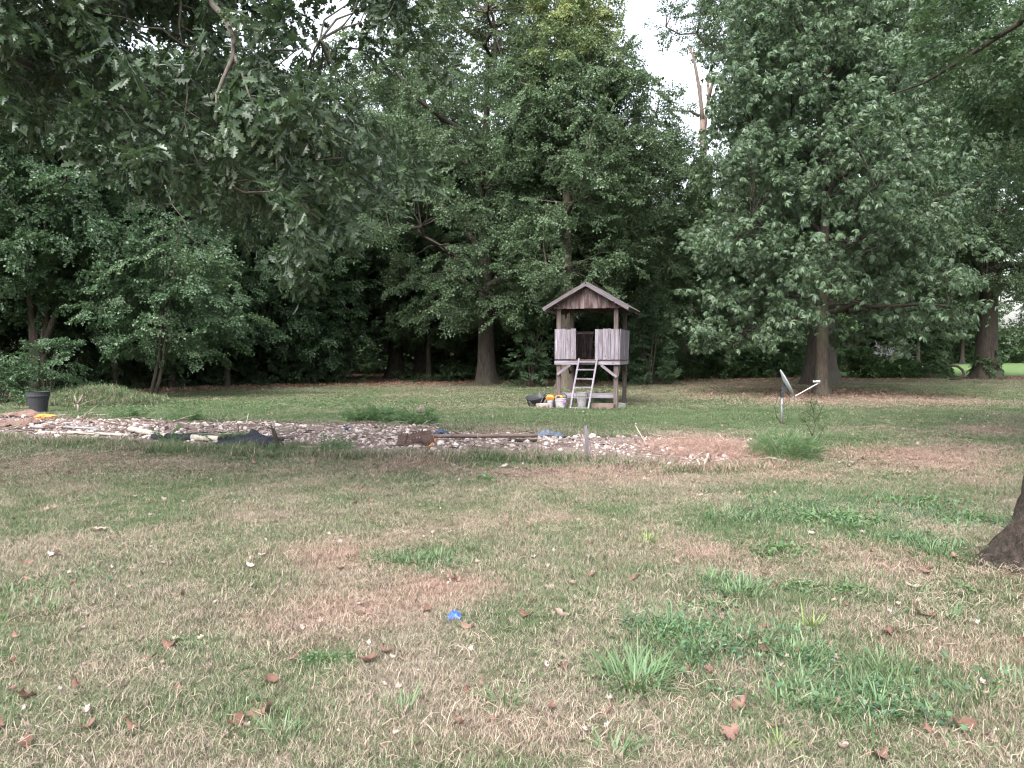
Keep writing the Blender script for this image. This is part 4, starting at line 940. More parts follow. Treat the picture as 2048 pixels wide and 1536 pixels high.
def branch(label, pts, r, mat='stick', lift=.03, side=()):
    W_ = [gb_(*q[:2]) for q in pts]; o = W_[0]; e = empty('fallen_branch', (o[0], o[1], zb(*o)), 0, label, 'branch'); mb = MB()
    P = [(w[0] - o[0], w[1] - o[1], zb(*w) - zb(*o) + lift + (pts[i][2] if len(pts[i]) > 2 else 0)) for i, w in enumerate(W_)]; mb.tube(P, np.linspace(r, r * .5, len(P)), 7)
    for (i, dx, dy, dz) in side: mb.tube([P[i], (P[i][0] + dx * .5, P[i][1] + dy * .5, P[i][2] + dz * .6), (P[i][0] + dx, P[i][1] + dy, P[i][2] + dz)], (r * .5, r * .35, r * .15), 5)
    mb.build('shaft', M[mat], e, True); return e
branch('bowed brown branch lying on the stones right of the dark split stake', [(592, 900), (615, 904), (640, 904), (670, 899), (700, 891), (715, 884)], .028, side=((2, .3, .3, .1), (4, .3, .1, .15)))
branch('crooked grey branch lying on the middle of the stones', [(728, 876), (745, 876), (760, 870), (775, 862)], .02, side=((2, .25, .35, .12),))
branch('thin branch curving over the near right edge of the long timber', [(935, 912), (970, 912), (1000, 905), (1012, 898)], .012)
branch('thin arching twig at the back edge behind the brackets', [(772, 858, .02), (790, 856, .10), (812, 858, .08), (822, 866)], .008, side=((2, .15, 0, .05),))
branch('thin twig lying at the back of the bed near the dish', [(1475, 868, .02), (1500, 874, .06), (1540, 880)], .006)
# rusty perforated brackets
def bracket(label, px, py, w, h, rz, tilt, seed):
    p = gp(px, py); e = empty('metal_bracket', (p[0], p[1], zb(*p) + .005), 0, label, 'bracket'); e.rotation_euler = (tilt[0], tilt[1], rz); mb = MB(); nx_, nz_ = 7, 4; t = .006
    xs = np.linspace(0, w, nx_ * 2 + 1); zs = np.linspace(0, h, nz_ * 2 + 1)
    for i in range(nx_ * 2):
        for k in range(nz_ * 2):
            if i % 2 == 1 and k % 4 == 3: continue
            top = h * (1 - .45 * abs(i / (nx_ * 2) - .4)); 
            if zs[k] > top: continue
            mb.box(((xs[i] + xs[i + 1]) / 2, 0, (zs[k] + zs[k + 1]) / 2), (xs[1] * 1.0, t, zs[1] * 1.0))
    mb.build('plate', M['rust'], e)
    mb = MB(); mb.tube([(0, -.01, 0), (w, -.01, 0)], .012, 6); mb.tube([(w * .5, -.01, 0), (w * .62, -.02, h)], .01, 6); mb.build('edge_bar', M['rust'], e); return e
bracket('rusty holed metal bracket standing open, left one of the pair', 793, 901, .27, .20, R(-20), (R(-25), 0), 1)
bracket('rusty holed metal bracket lying back, right one of the pair', 826, 899, .36, .22, R(24), (R(-38), R(-8)), 2)
mb = MB(); mb.lathe([(.09, 0), (.11, .05), (.10, .10), (.05, .13)], 12); o = mb.build('metal_can', M['rust'], None, True); p = gp(853, 900); o.location = (p[0], p[1], zb(*p)); o.rotation_euler = (.3, .4, 0); tag(o, 'squat rusty can against the right bracket', 'can')

def sheet(name, label, cat, px, py, w, d, h, mat, seed, rz=0, parts=False, res=18):
    p = gp(px, py); u, v = np.meshgrid(np.linspace(-1, 1, res), np.linspace(-1, 1, res)); u, v = u.ravel(), v.ravel()
    r = np.maximum(abs(u), abs(v)); prof = np.clip(1 - (u * u + v * v) * .75, 0, 1); ed = 1 + .25 * (fbm(u * 2 + seed, v * 2, seed, 3) - .5) * 2
    x = u * w / 2 * ed; y = v * d / 2 * ed; c, s = math.cos(rz), math.sin(rz); x, y = x * c - y * s, x * s + y * c
    z = h * prof * (.2 + 1.6 * fbm(u * 2.5 + seed, v * 2.5, seed + 3, 4) ** 1.5) + .09 * h ** .5 * (np.abs(fbm(u * 4 + seed, v * 2.5 + 7, seed + 9, 3) - .5) * 4) + .012
    base = np.array([zb(float(p[0] + a), float(p[1] + b)) for a, b in zip(x, y)]) - zb(*p)
    z = z + base; V = np.stack([x, y, z], 1); k = np.arange(res * res).reshape(res, res)
    q = np.stack([k[:-1, :-1].ravel(), k[:-1, 1:].ravel(), k[1:, 1:].ravel(), k[1:, :-1].ravel()], 1)
    V2 = V - (0, 0, .012); q2 = q[:, ::-1] + res * res
    o = mk(name, np.concatenate([V, V2]), np.concatenate([q, q2]), M[mat], True); o.location = (p[0], p[1], zb(*p)); return tag(o, label, cat)
sheet('plastic_sheet', 'crumpled black sheet lying between the two white pipes', 'tarp', 366, 884, 1.05, .55, .08, 'tarp', 1)
sheet('plastic_sheet', 'larger black blue sheet draped right of the brown ended pipe', 'tarp', 500, 893, 1.05, .7, .13, 'tarp', 2, -.2)
M['teal'] = plain_mat('grey_blue_sheet', (.17, .21, .27), .4, .6, 6, c2=(.06, .075, .10), bump=.02)
sheet('plastic_sheet', 'grey blue crumpled sheet at the right end of the long timber', 'tarp', 1097, 879, .55, .5, .10, 'teal', 3)
M['blue'] = plain_mat('bright_blue_plastic', (.02, .07, .55), .35, .4, 9, c2=(.05, .14, .75), spec=.6)
M['dblue'] = plain_mat('dull_blue_cloth', (.05, .08, .17), .6, .5)
sheet('cloth_scrap', 'dull blue scrap lying behind the right rusty bracket', 'scrap', 884, 877, .26, .25, .05, 'dblue', 4)
sheet('cloth_scrap', 'second dull blue scrap at the start of the long timber', 'scrap', 935, 886, .28, .16, .05, 'dblue', 5)
sheet('cloth_scrap', 'small blue scrap on the stones near the back edge left of centre', 'scrap', 698, 868, .16, .12, .03, 'dblue', 6)
sheet('wrapper', 'bright blue crumpled wrapper lying in the foreground grass', 'wrapper', 908, 1238, .075, .07, .030, 'blue', 7, res=14)
M['insul'] = plain_mat('pinkish_brown_fluff', (.34, .21, .17), .95, .8, 9, c2=(.14, .09, .075), bump=.05)
sheet('debris_heap', 'low pinkish brown heap beside the black tub', 'heap', 45, 838, 1.15, .8, .12, 'insul', 8, res=26)
sheet('debris_heap', 'matted brown debris heap at the left frame edge in front of the orange board', 'heap', 30, 858, 1.0, .6, .13, 'insul', 9, res=26)
sheet('plastic_bag', 'white crumpled lump by the far left stick, the left one', 'bag', 67, 866, .14, .12, .07, 'white_plastic', 10, res=12)
sheet('plastic_bag', 'white crumpled lump right beside the other white one', 'bag', 81, 867, .13, .11, .06, 'white_plastic', 11, res=12)
# black plastic hose bundle
hp = gp(1258, 934); e = empty('hose_coil', (hp[0], hp[1], g_(*hp)), 0, 'tangled black plastic edging lying in the grass before the bed', 'edging'); mb = MB()
for k in range(4):
    pts = [(.15 * math.cos(t + k) * (1 + .1 * k), .07 * math.sin(t * 1.0 + k), .035 + .02 * math.sin(2 * t + k * 2)) for t in np.linspace(0, 3.8, 12)]; mb.tube(pts, .012, 6)
mb.build('coil', M['black_plastic'], e, True)
# black tub at the left
tp = gp(77, 826); bucket('large black plastic tub standing at the edge of the woods', (tp[0], tp[1], g_(*tp) - .01), .55, .19, .265, 'black_plastic', name='tub', cat='tub', handle=False)
# round stone and thin sticks beyond the bed
mb = MB(); mb.lathe([(.05, 0), (.12, .03), (.135, .10), (.10, .16), (.03, .18)], 12); o = mb.build('round_stone', plain_mat('mauve_brown_stone', (.18, .13, .12), .9, .6, bump=.02), None, True); p = gp(842, 828); o.location = (p[0], p[1], g_(*p)); tag(o, 'round brown stone behind the weeds at the back of the bed', 'stone')
for (px, py, dx, h_, lb) in ((784, 826, 9, .27, 'thin dark stick standing up left of the round brown stone'), (849, 826, 5, .25, 'thin dark stick standing behind the round brown stone')):
    p = gp(px, py); mb = MB(); mb.tube([(0, 0, 0), (dx * p[1] / F * .5, 0, h_ * .6), (dx * p[1] / F, 0, h_)], .007, 5); mb.lathe([(.008, 0), (.022, .015), (.008, .03)], 6, c=(dx * p[1] / F, 0, h_)); o = mb.build('stick', M['bark_dark']); o.location = (p[0], p[1], g_(*p)); tag(o, lb, 'stick')
# reddish pine debris on the far lawn
for (px, py, w, lb) in ((1482, 778, .45, 'small reddish brown clump on the lawn left of the chestnut, the bigger one'), (1420, 783, .22, 'tiny reddish brown clump on the lawn, the farther left one')):
    sheet('leaf_clump', lb, 'clump', px, py, w, .3, .10, 'insul', int(px), res=14)

# ================================================================== WEEDS, LEAVES ON THE LAWN
def blade_clump(name, label, loc, n, rad, h, w, mat, seed, group=None, cat='grass clump', spread=1.0):
    rg = np.random.default_rng(seed); V = []; Fc = []; lr = []; b0 = 0
    for i in range(n):
        a = rg.uniform(0, 6.28); q = rg.random() ** .7 * rad * .45; az = a + rg.normal(0, .5); L = h * rg.uniform(.55, 1.35); ww = w * rg.uniform(.6, 1.2); el = rg.uniform(.25, 1.35); bend = rg.uniform(.3, 1.3) * spread
        p = np.array((math.cos(a) * q, math.sin(a) * q, 0.0)); d = az; sidev_ = np.array((-math.sin(d), math.cos(d), 0)); k = 5; tilt = el; row = []
        for j in range(k + 1):
            t = j / k; hw = ww * .5 * (1 - t ** 2.2) * (.7 + .6 * t if t < .5 else 1); row.append((p - sidev_ * hw, p + sidev_ * hw)); p = p + np.array((math.cos(d) * math.cos(tilt), math.sin(d) * math.cos(tilt), math.sin(tilt))) * L / k; tilt -= bend / k
            p[2] = max(p[2], .005)
        for r_ in row: V += [r_[0], r_[1]]
        for j in range(k): Fc.append((b0 + 2 * j, b0 + 2 * j + 1, b0 + 2 * j + 3, b0 + 2 * j + 2))
        b0 += 2 * (k + 1); lr += [rg.random()] * k
    o = mk(name, V, Fc, mat, attrs={'lr': ('FACE', lr)}); o.location = (loc[0], loc[1], g_(loc[0], loc[1])); return tag(o, label, cat, group)
M['blade'] = leaf_mat('crabgrass_blade', (.05, .105, .045), (.13, .22, .09), (.2, .24, .08), rough=.5)
M['blade_bush'] = leaf_mat('feathery_bush_blade', (.09, .15, .07), (.20, .28, .14), (.25, .3, .12), rough=.5)
M['blade_lime'] = leaf_mat('lime_grass_blade', (.10, .17, .045), (.20, .28, .09), (.3, .3, .1), rough=.5)
CL = [(1270, 1375, 190, .34, .19, .010, 'blade', 'largest coarse green grass clump in the centre right foreground'), (1400, 1310, 60, .16, .13, .009, 'blade', 'coarse green clump just right of the largest clump'),
      (1295, 1088, 70, .14, .13, .008, 'blade_lime', 'bright yellow green grass tuft right of centre'), (1480, 1195, 90, .24, .13, .012, 'blade', 'spreading dark green clump left of the broad leaved weeds'),
      (1420, 1165, 40, .12, .11, .009, 'blade', 'small green clump left behind the spreading dark clump'), (840, 1118, 70, .24, .08, .006, 'blade', 'flat dark green clump above the pink straw patch'),
      (1625, 1255, 40, .12, .14, .010, 'blade_lime', 'pale upright grass tuft in the right foreground'), (1900, 1240, 40, .12, .12, .009, 'blade', 'green tuft in front of the near tree roots'),
      (1560, 1500, 30, .09, .09, .008, 'blade_lime', 'yellow green tuft at the bottom edge of the photo'), (800, 1440, 34, .16, .11, .008, 'blade', 'thin green clump low in the centre foreground'),
      (1010, 1430, 26, .12, .12, .009, 'blade', 'few broad green blades low in the centre foreground'), (1230, 1520, 40, .16, .13, .010, 'blade', 'green clump cut by the bottom edge right of centre'),
      (560, 1490, 46, .22, .10, .008, 'blade', 'green clump at the bottom left of centre'), (90, 1225, 50, .2, .11, .008, 'blade', 'grey green clump near the left frame edge'),
      (1150, 1050, 34, .12, .08, .006, 'blade', 'small dark tuft behind the yellow green one'), (690, 1090, 40, .2, .07, .006, 'blade', 'small green tuft left of the flat dark clump'),
      (450, 1085, 30, .15, .06, .006, 'blade_lime', 'faint lime patch of grass left of centre'), (320, 1090, 26, .12, .06, .006, 'blade_lime', 'faint lime patch of grass farther left'),
      (1700, 1065, 90, .3, .12, .010, 'blade', 'dark green clump behind the broad leaved weeds at right'), (1860, 1130, 80, .3, .12, .009, 'blade', 'long dark grass between the weeds and the near tree'),
      (1750, 1420, 70, .3, .12, .009, 'blade', 'broad patch of green blades in the lower right foreground'), (1960, 1400, 50, .2, .11, .009, 'blade', 'green blades near the lower right frame edge')]
for i, (px, py, n, rad, h, w, mt, lb) in enumerate(CL): blade_clump('grass_clump', lb, gp(px, py), n, rad, h, w, M[mt], 500 + i, 'coarse grass clumps in the lawn')
def clover(name, label, loc, rx, ry, n, size, seed, mat='weed', h=.05):
    rg = np.random.default_rng(seed); b = LB(rg)
    for i in range(n):
        a = rg.uniform(0, 6.28); q = rg.random() ** .6; x, y = math.cos(a) * q * rx, math.sin(a) * q * ry; z = h * rg.uniform(.4, 1.2) * (1 - .5 * q * q); L = size * rg.uniform(.6, 1.3)
        b.twig((x * .9, y * .9, 0), (x, y, z), .0015)
        v, f = leaf_kite(L, L * .85, rg.uniform(.05, .3)); b.put((v, f), (x, y, z), (rg.normal(0, .35), rg.normal(0, .35), rg.uniform(0, 6.28)), 1)
    o = mk(name, np.concatenate(b.v), b.f, M[mat], attrs={'lr': ('FACE', b.a)}); o.location = (loc[0], loc[1], g_(loc[0], loc[1])); return tag(o, label, 'weeds', 'broad leaved weed patches in the lawn')
for i, (px, py, rx, ry, n, sz, h, lb) in enumerate([(1610, 1185, .16, .12, 90, .034, .06, 'heart leaved weeds beside the dark green clump, right foreground'), (1700, 1190, .15, .10, 130, .028, .05, 'fine leaved weed patch just right of the heart leaved weeds'),
        (1370, 1265, .28, .14, 260, .022, .05, 'bright green clover patch behind the largest grass clump'), (650, 1325, .15, .10, 170, .016, .035, 'small round clover patch left of the bottom centre'),
        (1690, 1050, .45, .28, 260, .045, .07, 'wide patch of bluish green broad leaves right of centre'), (1560, 1110, .3, .2, 150, .04, .06, 'broad leaved weeds between the straw patch and the wide leafy patch'),
        (1850, 1010, .5, .3, 170, .05, .07, 'loose broad leaved weeds on the right behind the wide leafy patch'), (1960, 1050, .35, .3, 110, .05, .07, 'broad leaved weeds left of the near trunk'),
        (370, 1285, .2, .05, 90, .016, .03, 'thin strip of clover behind the large curled leaf'), (1930, 1190, .1, .1, 30, .035, .05, 'few wilting leaves at the near tree roots'),
        (1420, 1215, .18, .08, 80, .03, .05, 'low leafy weeds before the spreading clump'), (968, 962, .10, .08, 50, .05, .09, 'small leafy weed in front of the stony bed'), (1440, 1480, .3, .1, 90, .012, .03, 'sparse tiny leaves in the lower right turf')]):
    clover('weed_patch', lb, gp(px, py), rx, ry, n, sz, 600 + i, h=h)
def flat_weed(name, seed):
    rg = np.random.default_rng(seed); b = LB(rg)
    for i in range(12):
        x, y = rg.normal(0, .08, 2); z = rg.uniform(.02, .055); L = rg.uniform(.013, .030); b.twig((x * .8, y * .8, 0), (x, y, z), .0014); b.put(leaf_kite(L, L * .9, rg.uniform(.05, .3)), (x, y, z), (rg.normal(0, .4), rg.normal(0, .4), rg.uniform(0, 6.28)), 1)
    return b.obj(name, M['gcover'])
M['gcover'] = leaf_mat('ground_ivy_leaf', (.038, .085, .045), (.085, .165, .08), (.2, .22, .09), rough=.45)
FW = [flat_weed('flat_weed', 680 + i) for i in range(3)]
def blade_src(name, seed, n, rad, h, w):
    o = blade_clump(name, 'x', (0, 0), n, rad, h, w, M['blade'], seed); me = o.data; bpy.data.objects.remove(o); return src(me)
FW += [blade_src('coarse_tuft', 740 + i, 16, .16, .085, .007) for i in range(5)]; rg = np.random.default_rng(681); Pq = []
for (px, py, wx, wy, n) in [(1640, 1045, 150, 38, 330), (1820, 1020, 170, 34, 300), (1880, 1110, 110, 34, 180), (1560, 1180, 170, 30, 240), (1380, 1262, 150, 28, 160), (1760, 1400, 260, 60, 220), (1560, 1320, 180, 40, 160), (1960, 1050, 90, 40, 120), (830, 1115, 80, 18, 60), (1500, 1030, 120, 26, 120), (120, 1180, 140, 40, 40)]:
    c = gp(px, py); hx = wx / F * c[1]; hy = abs(gp(px, py - wy)[1] - gp(px, py + wy)[1]) / 2; x = c[0] + rg.normal(0, .55, n) * hx; y = c[1] + rg.normal(0, .55, n) * hy; k = (fbm(x * 3.5, y * 3.5, 95, 3) > .44) & (rg.random(n) < .75); Pq.append(np.stack([x[k], y[k]], 1))
Pq = np.concatenate(Pq); n = len(Pq)
tag(scatter('ground_cover', np.stack([Pq[:, 0], Pq[:, 1], gz_arr(Pq[:, 0], Pq[:, 1])], 1), np.stack([rg.normal(0, .1, n), rg.normal(0, .1, n), rg.uniform(0, 6.28, n)], 1), rg.uniform(.7, 1.4, n), FW, {'tint': rg.random(n) * .5}, None, 16), 'creeping broad leaved weeds spreading through the right side of the lawn', 'ground cover', kind='stuff')
# splinters and twigs strewn through the stones
TW = []
for i in range(5):
    rg = np.random.default_rng(690 + i); mb = MB(); L = rg.uniform(.12, .4); mb.tube([(0, 0, .01), (L * .5, rg.normal(0, .03), rg.uniform(.01, .05)), (L, rg.normal(0, .05), .01)], (.009, .008, .004), 4)
    if i % 2: mb.tube([(L * .5, 0, .03), (L * .7, .08, .06)], (.005, .002), 3)
    TW.append(src(mb.mesh('twig_bit', (M['stick'], M['clay'], M['bark_dark'])[i % 3])))
rg = np.random.default_rng(696); x = rg.uniform(-16.5, 5.5, 3500); y = rg.uniform(10, 19, 3500); k = (bed_sd(x, y) > 0) & (rg.random(3500) < .8); x, y = x[k], y[k]; n = len(x)
tag(scatter('twig_litter', np.stack([x, y, bed_z(x, y) + .02], 1), np.stack([rg.normal(0, .2, n), rg.normal(0, .2, n), rg.uniform(0, 6.28, n)], 1), rg.uniform(.5, 1.4, n), TW, None, None, 17), 'splinters and twigs strewn over the stones', 'debris', kind='stuff')
# weeds fringing the bed
for i, (px, py, rx, ry, h, n, lb) in enumerate([(770, 846, .75, .35, .34, 120, 'leafy weeds at the back edge of the bed left of the round stone'), (720, 846, .35, .3, .22, 60, 'low pale weeds left of the leafy weeds behind the bed'), (840, 852, .5, .3, .26, 70, 'weeds behind the rusty brackets'),
        (260, 838, .35, .3, .22, 45, 'small weeds at the back left edge of the bed'), (370, 846, .5, .25, .15, 50, 'low green weeds left of the standing white stick'), (340, 888, .14, .12, .16, 16, 'pale leaves growing by the first white pipe'), (452, 890, .12, .1, .18, 14, 'bright leaves at the end of the brown ended pipe'),
        (675, 908, .18, .12, .12, 16, 'small weed at the near edge of the bed under the bowed branch'), (100, 800, 1.0, .5, .25, 90, 'undergrowth weeds left of the grassy mound')]):
    shrub('weed', lb, gp(px, py), rx, ry, h, n, 'weedy', 700 + i, 'weed', .7, 4)
# feathery bush and sapling by the dish
bp = gp(1563, 918); bush = empty('bush', (bp[0], bp[1], g_(*bp)), 0, 'feathery light green bush at the right end of the bed', 'bush')
rg = np.random.default_rng(77); mb = MB()
for k in range(46):
    a = rg.uniform(0, 6.28); q = rg.random() ** .5; x, y = math.cos(a) * q * .42, math.sin(a) * q * .38; hh = .46 * (1 - .5 * q) * rg.uniform(.7, 1.15); mb.tube([(x * .4, y * .4, 0), (x * .8, y * .8, hh * .6), (x * 1.1, y * 1.1, hh)], (.004, .003, .0015), 4)
mb.build('stem', M['weed'], bush)
gb2 = blade_clump('grass_blades', 'x', bp, 520, .95, .50, .007, M['blade_bush'], 78); del gb2['label']; del gb2['category']; gb2.parent = bush; gb2.location = (0, 0, 0)
n = 420; th = rg.uniform(0, 6.28, n); q = rg.random(n) ** .5; P = np.stack([np.cos(th) * q * .48 + .05, np.sin(th) * q * .42, rg.random(n) * .46 * (1 - .45 * q)], 1)
scatter('foliage', P, np.stack([rg.normal(.5, .4, n), rg.normal(0, .4, n), np.arctan2(-np.cos(th), np.sin(th))], 1), rg.uniform(.15, .3, n), B['weedy'], {'tint': rg.random(n) * .5}, bush, 9)
sp = gp(1620, 908); sap = empty('sapling', (sp[0], sp[1], g_(*sp)), 0, 'slender sapling with sparse leaves beside the feathery bush', 'sapling'); ss = sp[1] / F; mb = MB(); PP = []
for stem in ([(1620, 908), (1623, 880), (1627, 850), (1628, 820), (1634, 795)], [(1628, 905), (1636, 880), (1645, 860), (1650, 848)], [(1624, 870), (1612, 845), (1604, 832)], [(1627, 845), (1640, 825), (1645, 812)], [(1627, 835), (1612, 822), (1600, 826)], [(1628, 825), (1622, 805), (1620, 792)]):
    pts = [((a - 1620) * ss, rng.normal(0, .03), (908 - b_) * ss) for a, b_ in stem]; mb.tube(pts, np.linspace(.007, .002, len(pts)), 5)
    for i in range(len(pts) - 1):
        for t in np.linspace(0, 1, 5)[1:]: PP.append(np.array(pts[i]) * (1 - t) + np.array(pts[i + 1]) * t)
mb.build('stem', M['bark_dark'], sap); PP = np.array([p for p in PP if p[2] > .12]); PP = np.repeat(PP, 2, 0) + rng.normal(0, .02, (len(PP) * 2, 3)); n = len(PP)
scatter('foliage', PP, np.stack([rng.normal(0, .5, n), rng.normal(0, .5, n), rng.uniform(0, 6.28, n)], 1), rng.uniform(.10, .22, n), B['shrub'], {'tint': .2 + rng.random(n) * .5}, sap, 4)
# grassy mound
mp_ = MND; rg = np.random.default_rng(88)
n = 420; th = rg.uniform(0, 6.28, n); q = rg.random(n) ** .5; x = mp_[0] + np.cos(th) * q * 1.9; y = mp_[1] + .4 + np.sin(th) * q * 1.2
mo = scatter('mound_grass', np.stack([x, y, gz_arr(x, y)], 1), np.stack([rg.normal(0, .2, n), rg.normal(0, .2, n), rg.uniform(0, 6.28, n)], 1), rg.uniform(.8, 1.5, n), GL_, {'dry': rg.uniform(.0, .4, n), 'pink': rg.random(n) * .3, 'tint': rg.random(n)}, None, 6)
tag(mo, 'long grass covering the low mound by the black tub', 'grass', kind='stuff')

# fallen leaves
def curl_leaf(seed, L, shape):
    rg = np.random.default_rng(seed); nu, nv = 9, 5; V = []; cu, cv = rg.uniform(.5, 1.6), rg.uniform(-.8, 1.8); tw = rg.normal(0, .5)
    for i in range(nu):
        t = i / (nu - 1); wd = math.sin(pi * min(1, t * .94 + .03)) ** .7 * (1 + .2 * math.sin(t * 11 + seed) if shape == 0 else 1 + .55 * math.sin(t * 15 + seed)) * L * (.28 if shape < 2 else .36)
        for j in range(nv):
            s = (j / (nv - 1) - .5) * 2; x = s * wd; y = (t - .5) * L; z = cu * (t - .5) ** 2 * L + cv * s * s * wd * .8 + tw * s * (t - .5) * L * .4 + rg.normal(0, .02) * L; V.append((x, y, z))
    Fc = [(i * nv + j, i * nv + j + 1, (i + 1) * nv + j + 1, (i + 1) * nv + j) for i in range(nu - 1) for j in range(nv - 1)]
    V = np.array(V); V[:, 2] -= V[:, 2].min(); return V, Fc
def dl_mat(name, c0, c1, c2):
    m = NT(name); oi = m.n('ShaderNodeObjectInfo'); n = m.noise(30, 4, .6, m.coord('Object')); c = m.mix(oi.outputs['Random'], c0, c1); c = m.mix(m.math('MULTIPLY_ADD', n, 2., -.8, clamp=True), c, c2)
    g = m.n('ShaderNodeNewGeometry'); c = m.mix(g.outputs['Backfacing'], c, m.mix(.5, c, (.42, .30, .24))); return m.done(m.bsdf(c, .7, m.bump(n, .002), spec=.25).outputs[0])
M['dleaf'] = dl_mat('dead_brown_leaf', (.12, .062, .045), (.25, .15, .12), (.075, .04, .03)); M['pleaf'] = dl_mat('bleached_leaf', (.30, .24, .21), (.48, .42, .39), (.22, .15, .12))
LM = [mk('dead_leaf', *curl_leaf(800 + i, 1.0, i % 3), M['dleaf'], True, link_it=False) for i in range(7)]; LP = [mk('pale_leaf', *curl_leaf(820 + i, 1.0, i % 3), M['pleaf'], True, link_it=False) for i in range(4)]
BIG = [(340, 1300, .095, 0, 'large pinkish brown curled leaf left of the clover patch'), (525, 1438, .10, 0, 'large rusty leaf near the bottom left of centre'), (470, 1458, .07, 0, 'narrow tan leaf standing on edge left of the large rusty leaf'), (735, 1333, .10, 0, 'long brown leaf below the blue wrapper to its left'),
       (770, 1315, .06, 0, 'folded leaf touching the long brown leaf'), (790, 1328, .045, 1, 'small pale leaf right of the folded leaf'), (1053, 1238, .085, 0, 'hooked brown leaf right of the blue wrapper'), (1120, 1240, .08, 1, 'pale twisted leaf right of the hooked brown leaf'), (905, 1162, .085, 0, 'brown leaf on the pink straw patch'),
       (1015, 1040, .10, 0, 'brown and white leaf in the middle of the lawn'), (1097, 1178, .06, 1, 'white scrap of leaf in the centre right, left one'), (1148, 1172, .06, 1, 'white scrap of leaf in the centre right, right one'), (527, 1120, .065, 1, 'bright white leaf left of the pink patches'), (110, 1118, .09, 1, 'tan and white leaf at the left'),
       (48, 1135, .09, 0, 'rusty leaf close to the left frame edge'), (195, 1068, .08, 1, 'pale leaf in the upper left of the lawn'), (682, 1142, .07, 0, 'brown leaf at the left end of the pink straw patch'), (1210, 1445, .07, 0, 'rusty leaf at the bottom right of centre'), (1482, 1425, .085, 0, 'shiny brown curled leaf in the lower right'),
       (1455, 1483, .08, 0, 'dark curled leaf below the shiny brown one'), (1760, 1520, .085, 0, 'rusty leaf at the bottom edge in the right foreground'), (1125, 1350, .06, 0, 'brown leaf left of the largest grass clump'), (1050, 1380, .055, 1, 'white sliver of leaf low in the centre'), (1840, 1235, .12, 0, 'large red brown leaf in the straw before the near tree'),
       (1835, 1190, .11, 1, 'long pale green dried leaf near the tree roots'), (1270, 1165, .07, 0, 'brown leaf right of the two white scraps'), (330, 1000, .07, 1, 'pale brown leaf at the left middle of the lawn'), (1215, 1140, .06, 0, 'small dark brown leaf behind the white scraps'), (265, 1470, .06, 0, 'tan leaf in the lower left corner area'), (50, 1510, .07, 0, 'rusty leaf in the lower left corner'),
       (1920, 1455, .09, 0, 'dark red leaf in the lower right corner area'), (1690, 1505, .05, 1, 'pale blue white leaf scrap in the lower right')]
for i, (px, py, L, k, lb) in enumerate(BIG):
    p = gp(px, py); o = link('fallen_leaf', (LM[i % 7] if k == 0 else LP[i % 4])); s_ = L * 1.12; o.scale = (s_, s_, s_); o.location = (p[0], p[1], g_(*p) + .018); o.rotation_euler = (rng.normal(0, .3), rng.normal(0, .3), rng.uniform(.6, 2.6)); tag(o, lb, 'leaf', 'fallen leaves on the lawn')
rg = np.random.default_rng(99); c_ = 0
while c_ < 190:
    y_ = 3.1 + 16 * rg.random() ** 1.6; x_ = rg.uniform(-.72, .72) * y_
    if float(bed_sd(np.array([x_]), np.array([y_]))[0]) > -.1: continue
    k = rg.random() < .10; o = link('fallen_leaf', (LP[int(rg.integers(4))] if k else LM[int(rg.integers(7))])); s_ = rg.uniform(.035, .075) * (1 + y_ * .03); o.scale = (s_, s_, s_)
    o.location = (x_, y_, g_(x_, y_) + rg.uniform(.008, .028)); o.rotation_euler = (rg.normal(0, .35), rg.normal(0, .35), rg.uniform(0, 6.28)); c_ += 1
    tag(o, 'small bleached leaf lying in the turf' if k else 'small brown curled leaf lying in the turf', 'leaf', 'bleached leaves scattered over the lawn' if k else 'brown leaves scattered over the lawn')
m = dl_mat('litter_leaf', (.10, .05, .033), (.26, .15, .10), (.05, .032, .025)); LT = [src(mk('litter_leaf', *curl_leaf(840 + i, .09, 0), m, True, link_it=False)) for i in range(4)]; LQ = [src(mk('pale_litter', *curl_leaf(850 + i, .045, 1), M['pleaf'], True, link_it=False)) for i in range(3)]
n = 90000; y = rg.uniform(21, 46, n); x = rg.uniform(-1, 1, n) * y * .78; _, _, lt = lawn_state(x, y); k = rg.random(n) < lt * .75; x, y = x[k], y[k]; n = len(x)
o = scatter('leaf_litter', np.stack([x, y, gz_arr(x, y) + .01], 1), np.stack([rg.normal(0, .4, n), rg.normal(0, .4, n), rg.uniform(0, 6.28, n)], 1), rg.uniform(.7, 1.5, n), LT, None, None, 8); tag(o, 'brown leaf litter under the edge of the woods', 'leaf litter', kind='stuff')
n = 800; y = 3 + 30 * rg.random(n) ** 1.2; x = rg.uniform(-1, 1, n) * y * .72; k = bed_sd(x, y) < -.2; x, y = x[k], y[k]; n = len(x)
o = scatter('leaf_litter', np.stack([x, y, gz_arr(x, y) + .02], 1), np.stack([rg.normal(0, .5, n), rg.normal(0, .5, n), rg.uniform(0, 6.28, n)], 1), rg.uniform(.3, 1.0, n) * (1 + y / 25), LQ, None, None, 9); tag(o, 'tiny bleached leaf scraps strewn through the turf', 'leaf litter', kind='stuff')

